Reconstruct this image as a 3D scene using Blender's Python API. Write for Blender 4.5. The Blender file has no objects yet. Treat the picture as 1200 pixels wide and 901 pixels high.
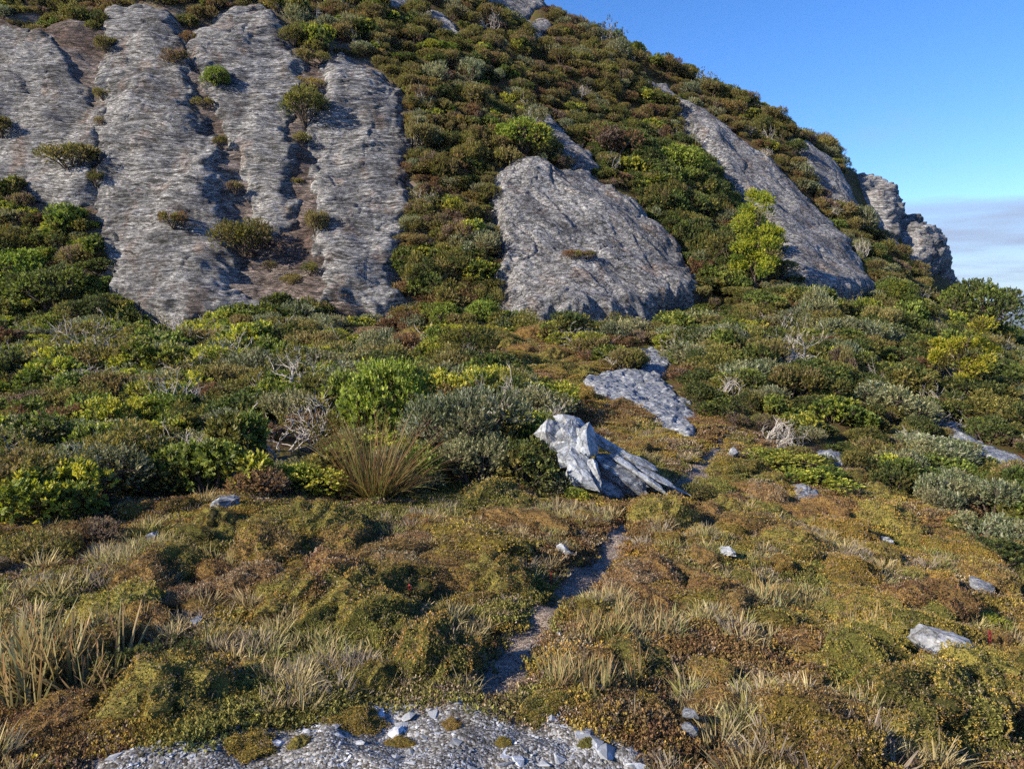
import bpy, math, random
import numpy as np
from mathutils import Vector, Matrix, Euler

# ------------------------------------------------------------------ camera, sky, sun, exposure
scene = bpy.context.scene
COL = scene.collection
CAM_Z = 1.65
F_PX = 857.0                       # focal length in pixels of the 1200 x 901 photograph
HORIZON = 385.0
PITCH = math.atan((450.5 - HORIZON) / F_PX)
cam_data = bpy.data.cameras.new('camera')
cam_data.sensor_width = 36.0
cam_data.lens = 36.0 * F_PX / 1200.0
cam_data.clip_start = 0.05
cam_data.clip_end = 120000.0
cam = bpy.data.objects.new('camera', cam_data)
cam.location = (0, 0, CAM_Z)
cam.rotation_euler = (math.pi / 2 - PITCH, 0, 0)
COL.objects.link(cam)
scene.camera = cam

SUN_ELEV = math.radians(27)
SUN_DIR = Vector((-0.87, -0.49, 0)).normalized() * math.cos(SUN_ELEV)
SUN_DIR.z = math.sin(SUN_ELEV)     # towards the sun
sun_data = bpy.data.lights.new('sun', 'SUN')
sun_data.energy = 4.8
sun_data.angle = math.radians(0.6)
sun_data.color = (1.0, 0.86, 0.66)
sun = bpy.data.objects.new('sun', sun_data)
sun.rotation_euler = SUN_DIR.to_track_quat('Z', 'Y').to_euler()
sun.location = (-30, -15, 30)
COL.objects.link(sun)

world = bpy.data.worlds.new('World')
scene.world = world
world.use_nodes = True


def build_world():
    nt = world.node_tree
    nt.nodes.clear()
    N, L = nt.nodes.new, nt.links.new
    out = N('ShaderNodeOutputWorld')
    bg = N('ShaderNodeBackground')
    bg.inputs['Strength'].default_value = 0.10
    sky = N('ShaderNodeTexSky')
    sky.sky_type = 'NISHITA'
    sky.sun_disc = False
    sky.sun_elevation = SUN_ELEV
    sky.sun_rotation = math.atan2(SUN_DIR.x, SUN_DIR.y)
    sky.altitude = 400
    sky.air_density = 1.0
    sky.dust_density = 0.25
    sky.ozone_density = 3.0
    tc = N('ShaderNodeTexCoord')
    sep = N('ShaderNodeSeparateXYZ')
    L(tc.outputs['Generated'], sep.inputs[0])
    # low band of stratus that lies along the horizon all the way round
    mp = N('ShaderNodeMapping')
    mp.inputs['Scale'].default_value = (1.6, 1.6, 15.0)
    L(tc.outputs['Generated'], mp.inputs[0])
    n1 = N('ShaderNodeTexNoise')
    n1.inputs['Scale'].default_value = 2.6
    n1.inputs['Detail'].default_value = 6
    n1.inputs['Roughness'].default_value = 0.55
    L(mp.outputs[0], n1.inputs['Vector'])
    ele = N('ShaderNodeMath'); ele.operation = 'MULTIPLY_ADD'
    ele.inputs[1].default_value = 0.05; ele.inputs[2].default_value = -0.025
    L(n1.outputs['Fac'], ele.inputs[0])
    add = N('ShaderNodeMath'); add.operation = 'ADD'
    L(sep.outputs['Z'], add.inputs[0]); L(ele.outputs[0], add.inputs[1])
    band = N('ShaderNodeMapRange'); band.interpolation_type = 'SMOOTHSTEP'
    band.inputs['From Min'].default_value = 0.148; band.inputs['From Max'].default_value = 0.134
    L(add.outputs[0], band.inputs['Value'])
    dens = N('ShaderNodeMapRange'); dens.interpolation_type = 'SMOOTHSTEP'
    dens.inputs['From Min'].default_value = 0.32; dens.inputs['From Max'].default_value = 0.62
    dens.inputs['To Min'].default_value = 0.62; dens.inputs['To Max'].default_value = 0.97
    L(n1.outputs['Fac'], dens.inputs['Value'])
    m1 = N('ShaderNodeMath'); m1.operation = 'MULTIPLY'
    L(band.outputs[0], m1.inputs[0]); L(dens.outputs[0], m1.inputs[1])
    # sparse thin wisps higher up
    mp2 = N('ShaderNodeMapping')
    mp2.inputs['Scale'].default_value = (1.0, 1.0, 2.0)
    mp2.inputs['Location'].default_value = (0.37, 0.11, 0.2)
    L(tc.outputs['Generated'], mp2.inputs[0])
    n2 = N('ShaderNodeTexNoise')
    n2.inputs['Scale'].default_value = 4.2; n2.inputs['Detail'].default_value = 5
    L(mp2.outputs[0], n2.inputs['Vector'])
    w = N('ShaderNodeMapRange'); w.interpolation_type = 'SMOOTHSTEP'
    w.inputs['From Min'].default_value = 0.57; w.inputs['From Max'].default_value = 0.75
    w.inputs['To Max'].default_value = 0.35
    L(n2.outputs['Fac'], w.inputs['Value'])
    mx0 = N('ShaderNodeMath'); mx0.operation = 'MAXIMUM'
    L(m1.outputs[0], mx0.inputs[0]); L(w.outputs[0], mx0.inputs[1])
    hs = N('ShaderNodeHueSaturation')
    hs.inputs['Saturation'].default_value = 1.3
    hs.inputs['Hue'].default_value = .512
    L(sky.outputs[0], hs.inputs['Color'])
    mx = N('ShaderNodeMix'); mx.data_type = 'RGBA'
    L(mx0.outputs[0], mx.inputs['Factor'])
    L(hs.outputs[0], mx.inputs['A'])
    mx.inputs['B'].default_value = (1.82, 2.28, 3.25, 1)
    L(mx.outputs['Result'], bg.inputs['Color'])
    L(bg.outputs[0], out.inputs[0])


build_world()
vs = scene.view_settings
vs.view_transform = 'Standard'
vs.look = 'None'
vs.exposure = 1.22
vs.gamma = 1.0
vs.use_curve_mapping = False
scene.render.engine = 'CYCLES'
cy = scene.cycles
cy.use_denoising = False
cy.max_bounces = 6
cy.diffuse_bounces = 3
cy.glossy_bounces = 2
cy.transmission_bounces = 3
cy.transparent_max_bounces = 4
cy.caustics_reflective = False
cy.caustics_refractive = False
cy.use_adaptive_sampling = True
cy.adaptive_threshold = 0.015

rng = np.random.default_rng(7)
random.seed(7)

# ------------------------------------------------------------------ noise
_perm = np.random.default_rng(99).permutation(256)
_perm = np.concatenate([_perm, _perm, _perm])
_g = np.random.default_rng(5).normal(size=(256, 3))
_g /= np.linalg.norm(_g, axis=1)[:, None]


def perlin(x, y, z):
    x, y, z = np.broadcast_arrays(np.asarray(x, float), np.asarray(y, float), np.asarray(z, float))
    xi, yi, zi = np.floor(x).astype(int), np.floor(y).astype(int), np.floor(z).astype(int)
    xf, yf, zf = x - xi, y - yi, z - zi
    xi &= 255; yi &= 255; zi &= 255
    fade = lambda t: t * t * t * (t * (t * 6 - 15) + 10)
    u, v, w = fade(xf), fade(yf), fade(zf)

    def c(dx, dy, dz):
        h = _perm[_perm[_perm[xi + dx] + yi + dy] + zi + dz]
        g = _g[h]
        return g[..., 0] * (xf - dx) + g[..., 1] * (yf - dy) + g[..., 2] * (zf - dz)
    lerp = lambda a, b, t: a + t * (b - a)
    x00 = lerp(c(0, 0, 0), c(1, 0, 0), u); x10 = lerp(c(0, 1, 0), c(1, 1, 0), u)
    x01 = lerp(c(0, 0, 1), c(1, 0, 1), u); x11 = lerp(c(0, 1, 1), c(1, 1, 1), u)
    return lerp(lerp(x00, x10, v), lerp(x01, x11, v), w) * 1.5


def fbm(x, y, z=0.0, o=4, gain=0.5):
    s, a, f = 0, 1.0, 1.0
    for _ in range(o):
        s = s + a * perlin(x * f + 17.1 * _, y * f + 9.7 * _, np.asarray(z) * f + 3.3 * _)
        a *= gain; f *= 2.03
    return s


def sstep(a, b, x):
    t = np.clip((x - a) / (b - a), 0, 1)
    return t * t * (3 - 2 * t)


# ------------------------------------------------------------------ the lie of the land
cp, sp_ = math.cos(PITCH), math.sin(PITCH)


def ray(px, py):
    """direction of a photograph pixel, scaled to one metre of depth along y"""
    dx, dy = (px - 600.0) / F_PX, (450.5 - py) / F_PX
    d = np.array([dx, cp + dy * sp_, -sp_ + dy * cp])
    return d / d[1]


def project(P):
    P = np.asarray(P, float)
    x, y, z = P[..., 0], P[..., 1], P[..., 2] - CAM_Z
    f = y * cp - z * sp_
    u = y * sp_ + z * cp
    f = np.maximum(f, 1e-3)
    return 600 + F_PX * x / f, 450.5 - F_PX * u / f, f


COLUMNS = {
    -260: [(900, 2.8), (800, 3.7), (700, 4.8), (620, 6.4), (560, 8.4), (500, 12), (440, 17.5), (390, 24), (360, 27.5), (300, 29), (200, 31.5), (100, 34), (0, 37.5), (-120, 44), (-250, 60)],
    0: [(900, 2.7), (800, 3.5), (700, 4.6), (620, 6.1), (570, 7.7), (520, 10.5), (470, 14), (430, 18), (395, 23), (372, 26.5), (300, 28.6), (200, 31.3), (100, 34), (0, 37.5), (-120, 44), (-230, 60)],
    200: [(900, 2.75), (800, 3.55), (700, 4.7), (620, 6.2), (570, 7.8), (520, 10.5), (470, 14), (430, 18), (398, 23), (376, 26), (300, 28.3), (200, 31), (100, 34), (10, 37.5), (-100, 46), (-170, 60)],
    400: [(900, 2.75), (800, 3.6), (700, 4.8), (620, 6.4), (570, 8.0), (520, 10.5), (470, 14), (430, 18), (400, 22), (378, 26), (300, 28.6), (200, 31.6), (100, 35), (60, 37.5), (0, 43), (-110, 60)],
    600: [(900, 2.8), (800, 3.65), (700, 5.0), (620, 6.9), (570, 8.6), (520, 11), (470, 14.5), (430, 18.5), (403, 23), (387, 26), (300, 29.5), (200, 34), (100, 42), (8, 54), (-12, 58)],
    800: [(900, 2.9), (800, 3.9), (700, 5.4), (620, 7.6), (560, 10), (515, 12.5), (480, 15), (440, 19), (410, 23), (388, 27), (340, 30), (250, 36), (156, 46), (96, 57)],
    900: [(560, 11), (500, 14.5), (440, 20), (400, 25), (350, 31), (280, 38), (206, 46), (140, 58)],
    1000: [(900, 3.1), (800, 4.2), (700, 6.1), (620, 8.9), (560, 12), (500, 16), (450, 20), (400, 27), (350, 35), (284, 45), (206, 59)],
    1100: [(550, 14.5), (500, 18.5), (450, 24), (400, 33), (362, 47), (324, 62)],
    1200: [(900, 3.3), (800, 4.7), (700, 7), (620, 10.5), (560, 14), (500, 19), (462, 26), (444, 34), (432, 52)],
    1450: [(900, 3.9), (800, 5.7), (700, 9), (620, 14), (560, 19), (500, 28), (450, 40)],
}
pts = []
for px, rows in COLUMNS.items():
    for py, D in rows:
        pts.append(np.array([0, 0, CAM_Z]) + ray(px, py) * D)
    far = np.array([0, 0, CAM_Z]) + ray(px, rows[-1][0]) * rows[-1][1]
    pts.append(far + np.array([far[0] * .1, far[1] * .1, -2.2]))
    pts.append(far + np.array([far[0] * .35, far[1] * .35, -18.0]))
pts += [np.array(p, float) for p in [(-8, -4, .6), (0, -4, .15), (8, -4, -1.3), (-4, 0, .15), (0, 0, 0), (4, 0, -.6), (-10, 1, .5), (11, 1, -2.4)]]
PTS = np.array(pts)


def _phi(r2):
    return 0.5 * r2 * np.log(np.maximum(r2, 1e-9))


def _fit():
    n = len(PTS)
    X = PTS[:, :2]
    r2 = ((X[:, None] - X[None]) ** 2).sum(-1)
    A = np.zeros((n + 3, n + 3))
    A[:n, :n] = _phi(r2) + np.eye(n) * 0.6
    A[:n, n] = 1; A[:n, n + 1:] = X
    A[n, :n] = 1; A[n + 1:, :n] = X.T
    b = np.zeros(n + 3); b[:n] = PTS[:, 2]
    return np.linalg.solve(A, b)


_W = _fit()


def base_h(x, y):
    """smooth lie of the land"""
    x = np.asarray(x, float); y = np.asarray(y, float)
    shp = np.broadcast(x, y).shape
    x = np.broadcast_to(x, shp).ravel(); y = np.broadcast_to(y, shp).ravel()
    xc, yc = np.clip(x, -62, 62), np.clip(y, -6, 80)
    z = _W[-3] + _W[-2] * xc + _W[-1] * yc
    for (a, b, _), w in zip(PTS, _W[:-3]):
        z = z + w * _phi((xc - a) ** 2 + (yc - b) ** 2)
    out = np.maximum(np.abs(x) - 62, 0) + np.maximum(y - 80, 0)
    return (z - out * 0.75).reshape(shp)


def cast(px, py, dmax=95.0):
    """where the line of sight through a pixel first meets the smooth ground"""
    d = ray(px, py)
    D = np.geomspace(1.6, dmax, 500)
    gz = base_h(d[0] * D, D)
    rz = CAM_Z + d[2] * D
    below = np.nonzero(rz < gz)[0]
    if len(below) == 0:
        i = int(np.argmin(np.where(D > 20, (rz - gz) / D, 9))); Dm = D[i]
    else:
        i = below[0]
        if i == 0:
            Dm = D[0]
        else:
            a, b = rz[i - 1] - gz[i - 1], rz[i] - gz[i]
            Dm = D[i - 1] + (D[i] - D[i - 1]) * a / (a - b)
    return np.array([d[0] * Dm, Dm, float(base_h(d[0] * Dm, Dm))])


def sdf_poly(x, y, poly):
    """signed distance to a polygon in plan, positive inside"""
    poly = np.asarray(poly)[:, :2]
    d = np.full(x.shape, 1e9)
    inside = np.zeros(x.shape, bool)
    n = len(poly)
    for i in range(n):
        ax, ay = poly[i]; bx, by = poly[(i + 1) % n]
        ex, ey = bx - ax, by - ay
        t = np.clip(((x - ax) * ex + (y - ay) * ey) / (ex * ex + ey * ey + 1e-12), 0, 1)
        d = np.minimum(d, (x - ax - t * ex) ** 2 + (y - ay - t * ey) ** 2)
        cr = (ay > y) != (by > y)
        with np.errstate(divide='ignore', invalid='ignore'):
            xx = ex * (y - ay) / (ey if abs(ey) > 1e-12 else 1e-12) + ax
        inside ^= cr & (x < xx)
    d = np.sqrt(d)
    return np.where(inside, d, -d)


def px_poly(pl):
    return np.array([cast(a, b) for a, b in pl])


# rock faces: outline in the photograph, label, bulge, style
SLABS = [
    ('L', [(-150, 30), (-60, 20), (0, 42), (42, 40), (75, 62), (105, 105), (124, 135), (118, 200), (112, 262), (60, 262), (0, 225), (-150, 230)], 'layered grey cliff wall with a shrubby ledge, beside the tallest buttress', .4, 0),
    ('A', [(130, 20), (160, 8), (212, 18), (224, 62), (230, 125), (256, 175), (268, 245), (282, 262), (272, 335), (285, 372), (235, 381), (185, 380), (135, 340), (117, 292), (121, 215), (128, 140), (120, 90)], 'tall grey buttress of thin level rock layers, widest at its foot', .55, 0),
    ('B', [(232, 32), (262, 12), (300, 6), (335, 28), (350, 78), (353, 112), (340, 150), (346, 225), (348, 262), (322, 278), (300, 252), (284, 200), (262, 160), (238, 110), (222, 62)], 'rounded grey buttress with a domed head between two brown gullies', .55, 0),
    ('C', [(385, 72), (402, 64), (440, 84), (470, 112), (476, 180), (479, 250), (470, 310), (466, 362), (438, 370), (384, 366), (374, 300), (368, 210), (361, 160), (380, 112)], 'narrow grey buttress beside the olive shrub gully', .55, 0),
    ('K', [(-170, 60), (-60, 40), (60, 40), (140, 30), (240, 40), (330, 36), (400, 82), (458, 130), (462, 362), (400, 378), (280, 380), (190, 384), (128, 352), (112, 262), (60, 266), (0, 232), (-170, 240)], 'brown stained cliff wall showing in the gullies between the buttresses', .12, 2),
    ('D', [(577, 214), (612, 200), (650, 204), (692, 214), (740, 238), (782, 276), (813, 330), (811, 360), (770, 374), (740, 387), (690, 394), (640, 391), (588, 385), (580, 330), (576, 270)], 'big domed pale grey rock slab with a rounded outer edge', .8, 1),
    ('d', [(624, 128), (648, 140), (672, 168), (706, 204), (690, 214), (660, 192), (636, 160)], 'small tongue of rock above the big domed slab', .3, 1),
    ('R', [(788, 118), (830, 138), (872, 172), (905, 195), (942, 232), (988, 290), (1032, 356), (1000, 364), (950, 348), (914, 330), (884, 262), (850, 222), (828, 182), (800, 148)], 'long shaded grey rock slab running down behind the yellow-green tree', .7, 1),
    ('r', [(932, 172), (962, 188), (986, 214), (1008, 252), (992, 256), (962, 230), (940, 202)], 'narrow rock strip above the long shaded slab', .5, 1),
    ('q', [(1002, 206), (1030, 220), (1046, 252), (1054, 300), (1040, 286), (1016, 240)], 'inner rib of the dark crag at the end of the ridge', 1.2, 0),
    ('Q', [(1040, 226), (1062, 244), (1086, 270), (1104, 302), (1116, 330), (1092, 326), (1066, 312), (1054, 280), (1046, 250)], 'dark crag standing out against the sky at the end of the ridge', 1.9, 0),
    ('t', [(432, -6), (480, -4), (492, 18), (450, 14)], 'bare rock patch high above the narrow buttress', .25, 1),
    ('u', [(498, 14), (520, 20), (542, 50), (528, 56), (506, 36)], 'sloping strip of bare rock below the summit scrub', .25, 1),
    ('v', [(556, -14), (632, -10), (642, 12), (620, 20), (574, 10)], 'bare rock slab near the summit', .3, 1),
    ('w', [(610, 26), (640, 24), (648, 40), (624, 48)], 'small bare rock patch in scrub below the summit', .2, 1),
    ('x', [(756, 92), (780, 98), (806, 122), (786, 120), (762, 106)], 'bare rock strip just under the skyline', .25, 1),
    ('M', [(678, 446), (722, 437), (776, 441), (800, 470), (817, 514), (790, 512), (748, 482), (702, 466)], 'blue-grey sloping rock slab behind the white quartz outcrop', .07, 3),
    ('m', [(744, 416), (766, 413), (786, 424), (782, 437), (752, 437)], 'small grey rock patch uphill of the blue-grey slab', .06, 3),
    ('s', [(1108, 500), (1132, 503), (1160, 530), (1196, 543), (1230, 556), (1200, 560), (1160, 546), (1132, 532), (1110, 516)], 'low grey rock slab among dark scrub on the side slope', .10, 3),
    ('p', [(958, 526), (976, 527), (992, 545), (980, 549), (962, 538)], 'small blue-grey rock plate above the bright green mat', .07, 3),
    ('o', [(925, 570), (942, 572), (968, 590), (960, 600), (936, 588)], 'thin rock ledge below the bright green mat', .06, 3),
]
SLAB_XY = [px_poly(s[1]) for s in SLABS]

PATH_PX = [(580, 820, 40), (594, 785, 40), (606, 757, 36), (628, 728, 31), (655, 700, 26), (686, 668, 25), (714, 642, 20), (734, 614, 13), (756, 597, 11), (786, 580, 13), (812, 560, 14), (826, 543, 11), (842, 524, 8), (850, 505, 6)]
PATH_W = []
for a, b, w in PATH_PX:
    P = cast(a, b)
    PATH_W.append((P[0], P[1], .98 * w * P[1] / F_PX))
PATH_W = np.array(PATH_W)
_t = np.arange(len(PATH_W)); _tt = np.linspace(0, len(PATH_W) - 1, 260)


def _smooth(v):
    r = np.interp(_tt, _t, v)
    k = np.ones(15) / 15
    return np.convolve(np.pad(r, 7, mode='edge'), k, mode='valid')


PATH_C = np.stack([_smooth(PATH_W[:, i]) for i in range(3)], 1)


def path_sd(x, y):
    """how far inside the trodden path a point lies, in metres"""
    x = np.asarray(x, float); y = np.asarray(y, float)
    best = np.full(x.shape, -1e9)
    m = (x > -2.5) & (x < 8) & (y > 2) & (y < 22)
    if m.any():
        b = np.full(m.sum(), -1e9)
        for cx, cy_, w in PATH_C[::2]:
            b = np.maximum(b, w - np.hypot(x[m] - cx, y[m] - cy_))
        best[m] = b
    return best


GRAVEL = px_poly([(60, 930), (84, 902), (170, 893), (238, 896), (275, 874), (304, 856), (352, 852), (420, 842), (450, 826), (480, 830), (540, 838), (600, 850), (660, 852), (712, 862), (746, 882), (772, 930)])
GRAVEL = np.vstack([GRAVEL, [[1.0, 1.7, 0], [-1.9, 1.7, 0]]])


def relief(x, y):
    """mounds and hollows added to the smooth lie of the land"""
    d = np.hypot(x, y)
    amp = sstep(1.0, 3.5, d) * 0.5 + 0.5
    n = fbm(x * 0.9, y * 0.9, 1.3, 3) * 0.10 * amp
    n = n + fbm(x * 3.1, y * 3.1, 4.2, 3) * 0.025
    far = sstep(16, 30, d)
    n = n + far * (fbm(x * 0.16, y * 0.16, 7.7, 3) * 0.9 + fbm(x * .55, y * .55, 2.2, 2) * .25)
    return n


def ground(x, y):
    x = np.asarray(x, float); y = np.asarray(y, float)
    z = base_h(x, y) + relief(x, y)
    ps = path_sd(x, y)
    z = z - 0.05 * sstep(-0.12, 0.05, ps)
    return z


def slab_mask(x, y, grow=0.0, skip=''):
    m = np.full(np.shape(x), -1e9)
    for sdef_, poly in zip(SLABS, SLAB_XY):
        if skip and sdef_[0] in skip:
            continue
        lo, hi = poly[:, :2].min(0) - 1.5, poly[:, :2].max(0) + 1.5
        k = (x > lo[0]) & (x < hi[0]) & (y > lo[1]) & (y < hi[1])
        if k.any():
            m[k] = np.maximum(m[k], sdf_poly(x[k], y[k], poly))
    return m


# ------------------------------------------------------------------ helpers
def mesh_from(name, V, Fq, mats=(), smooth=False, colors=None, matidx=None):
    V = np.asarray(V, np.float32); Fq = np.asarray(Fq, np.int32)
    me = bpy.data.meshes.new(name)
    me.vertices.add(len(V)); me.vertices.foreach_set('co', V.ravel())
    k = Fq.shape[1]
    me.loops.add(Fq.size); me.loops.foreach_set('vertex_index', Fq.ravel())
    me.polygons.add(len(Fq))
    me.polygons.foreach_set('loop_start', np.arange(0, Fq.size, k, dtype=np.int32))
    me.polygons.foreach_set('loop_total', np.full(len(Fq), k, np.int32))
    for m in mats:
        me.materials.append(m)
    if matidx is not None:
        me.polygons.foreach_set('material_index', np.asarray(matidx, np.int32))
    me.polygons.foreach_set('use_smooth', np.full(len(Fq), smooth, bool))
    me.update(calc_edges=True)
    if colors is not None:
        ca = me.color_attributes.new('Col', 'FLOAT_COLOR', 'POINT')
        c = np.ones((len(V), 4), np.float32); c[:, :3] = colors
        ca.data.foreach_set('color', c.ravel())
    return me


def link(name, me, parent=None, loc=None, rot=None, scl=None):
    o = bpy.data.objects.new(name, me)
    COL.objects.link(o)
    if parent is not None:
        o.parent = parent
    if loc is not None:
        o.location = loc
    if rot is not None:
        o.rotation_euler = rot
    if scl is not None:
        o.scale = scl if hasattr(scl, '__len__') else (scl,) * 3
    return o


def tag(o, label=None, cat=None, group=None, kind=None):
    if label: o['label'] = label
    if cat: o['category'] = cat
    if group: o['group'] = group
    if kind: o['kind'] = kind
    return o


def mat_base(name):
    m = bpy.data.materials.new(name)
    m.use_nodes = True
    nt = m.node_tree
    nt.nodes.clear()
    return m, nt, nt.nodes.new, nt.links.new


def ramp(N, stops):
    r = N('ShaderNodeValToRGB')
    el = r.color_ramp.elements
    while len(el) < len(stops):
        el.new(0.5)
    for e, (p, c) in zip(el, stops):
        e.position = p
        e.color = (*c, 1)
    return r


def noise_node(N, L, vec, scale, detail=4, rough=.55, dist=0.0):
    n = N('ShaderNodeTexNoise')
    n.inputs['Scale'].default_value = scale
    n.inputs['Detail'].default_value = detail
    n.inputs['Roughness'].default_value = rough
    n.inputs['Distortion'].default_value = dist
    L(vec, n.inputs['Vector'])
    return n


def mixc(N, L, fac, a, b, mode='MIX'):
    m = N('ShaderNodeMix'); m.data_type = 'RGBA'; m.blend_type = mode
    for s, v in ((m.inputs['Factor'], fac), (m.inputs['A'], a), (m.inputs['B'], b)):
        if hasattr(v, 'links'):
            L(v, s)
        elif isinstance(v, (int, float)):
            s.default_value = v
        else:
            s.default_value = (*v, 1)
    return m.outputs['Result']


def rock_material(name, style):
    """style 0 level layers, 1 mottled slab, 2 brown stained layers, 3 blue-grey plates, 4 white quartz"""
    m, nt, N, L = mat_base(name)
    out = N('ShaderNodeOutputMaterial'); bs = N('ShaderNodeBsdfPrincipled')
    bs.inputs['Roughness'].default_value = 0.85
    bs.inputs['Specular IOR Level'].default_value = 0.25
    geo = N('ShaderNodeNewGeometry')
    vec = geo.outputs['Position']
    mp = N('ShaderNodeMapping')
    if style in (0, 2):
        mp.inputs['Scale'].default_value = (1.5, 1.5, 5.5)
        mp.inputs['Rotation'].default_value = (.05, .07, 0)
    elif style == 1:
        mp.inputs['Rotation'].default_value = (.75, .35, .5)
        mp.inputs['Scale'].default_value = (2.4, 3.0, 3.6)
    elif style == 3:
        mp.inputs['Rotation'].default_value = (.1, .35, .35)
        mp.inputs['Scale'].default_value = (2.5, 5.5, 6.0)
    else:
        mp.inputs['Scale'].default_value = (3.5, 3.5, 3.5)
    wn_ = noise_node(N, L, vec, .5, 3, .5)
    wsub = N('ShaderNodeVectorMath'); wsub.operation = 'MULTIPLY_ADD'
    wsub.inputs[1].default_value = (.6, .6, .75) if style < 3 else (.1, .1, .1)
    L(wn_.outputs['Color'], wsub.inputs[0]); L(vec, wsub.inputs[2])
    L(wsub.outputs[0], mp.inputs[0])
    k_ = 1.7 if style in (0, 1, 2) else 2.2 if style == 3 else 1.0
    n1 = noise_node(N, L, mp.outputs[0], 1.6 * k_, 10, .76, .4)
    n2 = noise_node(N, L, mp.outputs[0], 7.5 * k_, 7, .74, .3)
    n3 = noise_node(N, L, vec, .55, 4, .6)
    n4 = noise_node(N, L, vec, 7.0, 6, .75)
    if style in (0, 2):
        r1 = ramp(N, [(.36, (.055, .0555, .059)), (.45, (.168, .171, .180)), (.54, (.315, .318, .33)), (.64, (.58, .582, .59))])
    elif style == 1:
        r1 = ramp(N, [(.36, (.058, .0585, .062)), (.45, (.182, .185, .194)), (.54, (.305, .308, .32)), (.64, (.56, .562, .57))])
    elif style == 3:
        r1 = ramp(N, [(.37, (.03, .034, .042)), (.45, (.11, .122, .145)), (.55, (.22, .242, .278)), (.63, (.50, .53, .57))])
    else:
        r1 = ramp(N, [(.30, (.06, .066, .075)), (.40, (.20, .224, .262)), (.52, (.31, .345, .395)), (.70, (.47, .505, .55))])
    L(n1.outputs['Fac'], r1.inputs[0])
    r2 = ramp(N, [(.34, (.45, .45, .45)), (.50, (.95, .95, .95)), (.66, (1.5, 1.5, 1.5))])
    L(n2.outputs['Fac'], r2.inputs[0])
    c = mixc(N, L, .75 if style != 4 else .6, r1.outputs[0], r2.outputs[0], 'MULTIPLY')
    if style == 4:
        vo = N('ShaderNodeTexVoronoi'); vo.feature = 'DISTANCE_TO_EDGE'; vo.inputs['Scale'].default_value = 6.5
        dv = N('ShaderNodeMix'); dv.data_type = 'VECTOR'; dv.inputs['Factor'].default_value = .12
        L(vec, dv.inputs['A']); L(n2.outputs['Color'], dv.inputs['B']); L(dv.outputs['Result'], vo.inputs['Vector'])
        rc = ramp(N, [(.0, (.28, .25, .22)), (.035, (.75, .74, .72)), (.09, (1, 1, 1))]); L(vo.outputs['Distance'], rc.inputs[0])
        c = mixc(N, L, 1.0, c, rc.outputs[0], 'MULTIPLY')
    if style in (0, 1, 2):
        mk = N('ShaderNodeMapping')
        mk.inputs['Scale'].default_value = (.28, .28, 3.8) if style != 1 else (.9, 1.6, 2.4)
        mk.inputs['Rotation'].default_value = (.06, .05, 0) if style != 1 else (.6, .4, .5)
        L(wsub.outputs[0], mk.inputs[0])
        for sc_, wd_ in ((.9, .010), (2.0, .012), (4.2, .013)):
            nk = noise_node(N, L, mk.outputs[0], sc_, 3, .6, .2)
            sb = N('ShaderNodeMath'); sb.operation = 'SUBTRACT'; sb.inputs[1].default_value = .5; L(nk.outputs['Fac'], sb.inputs[0])
            ab = N('ShaderNodeMath'); ab.operation = 'ABSOLUTE'; L(sb.outputs[0], ab.inputs[0])
            rk = ramp(N, [(0, (.12, .115, .11)), (wd_ * 1.2, (.45, .45, .45)), (wd_ * 2.8, (1, 1, 1))]); L(ab.outputs[0], rk.inputs[0])
            c = mixc(N, L, .85, c, rk.outputs[0], 'MULTIPLY')
    if style in (0, 1):
        # white lichen / quartz flecks
        rf = ramp(N, [(.62, (0, 0, 0)), (.72, (.6, .6, .6))])
        L(n4.outputs['Fac'], rf.inputs[0])
        c = mixc(N, L, rf.outputs[0], c, (.44, .44, .43))
        # rusty wash down the face
        mv = N('ShaderNodeMapping'); mv.inputs['Scale'].default_value = (1.1, 1.1, .16)
        L(vec, mv.inputs[0])
        ns = noise_node(N, L, mv.outputs[0], .9, 5, .6)
        rs = ramp(N, [(.54, (0, 0, 0)), (.66, (.8, .8, .8))])
        L(ns.outputs['Fac'], rs.inputs[0])
        st = mixc(N, L, rs.outputs[0], (1, 1, 1), (.82, .63, .52))
        c = mixc(N, L, 1.0, c, st, 'MULTIPLY')
        rb = ramp(N, [(.36, (.42, .43, .46)), (.50, (.95, .95, .95)), (.64, (1.25, 1.25, 1.23))])
        L(n3.outputs['Fac'], rb.inputs[0])
        c = mixc(N, L, .8, c, rb.outputs[0], 'MULTIPLY')
    if style == 2:
        rs = ramp(N, [(.38, (.46, .32, .26)), (.62, (.92, .78, .70))])
        L(n3.outputs['Fac'], rs.inputs[0])
        c = mixc(N, L, 1.0, c, rs.outputs[0], 'MULTIPLY')
    if style == 4:
        rs = ramp(N, [(.50, (1, 1, 1)), (.64, (.50, .44, .39))])
        L(n3.outputs['Fac'], rs.inputs[0])
        c = mixc(N, L, .8, c, rs.outputs[0], 'MULTIPLY')
    L(c, bs.inputs['Base Color'])
    b1 = N('ShaderNodeBump'); b1.inputs['Strength'].default_value = 1.0 if style != 4 else .9
    b1.inputs['Distance'].default_value = .10 if style < 3 else .02
    L(n1.outputs['Fac'], b1.inputs['Height'])
    b2 = N('ShaderNodeBump'); b2.inputs['Strength'].default_value = .7
    b2.inputs['Distance'].default_value = .04 if style < 3 else .008
    L(n2.outputs['Fac'], b2.inputs['Height']); L(b1.outputs[0], b2.inputs['Normal'])
    L(b2.outputs[0], bs.inputs['Normal'])
    L(bs.outputs[0], out.inputs[0])
    return m


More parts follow.
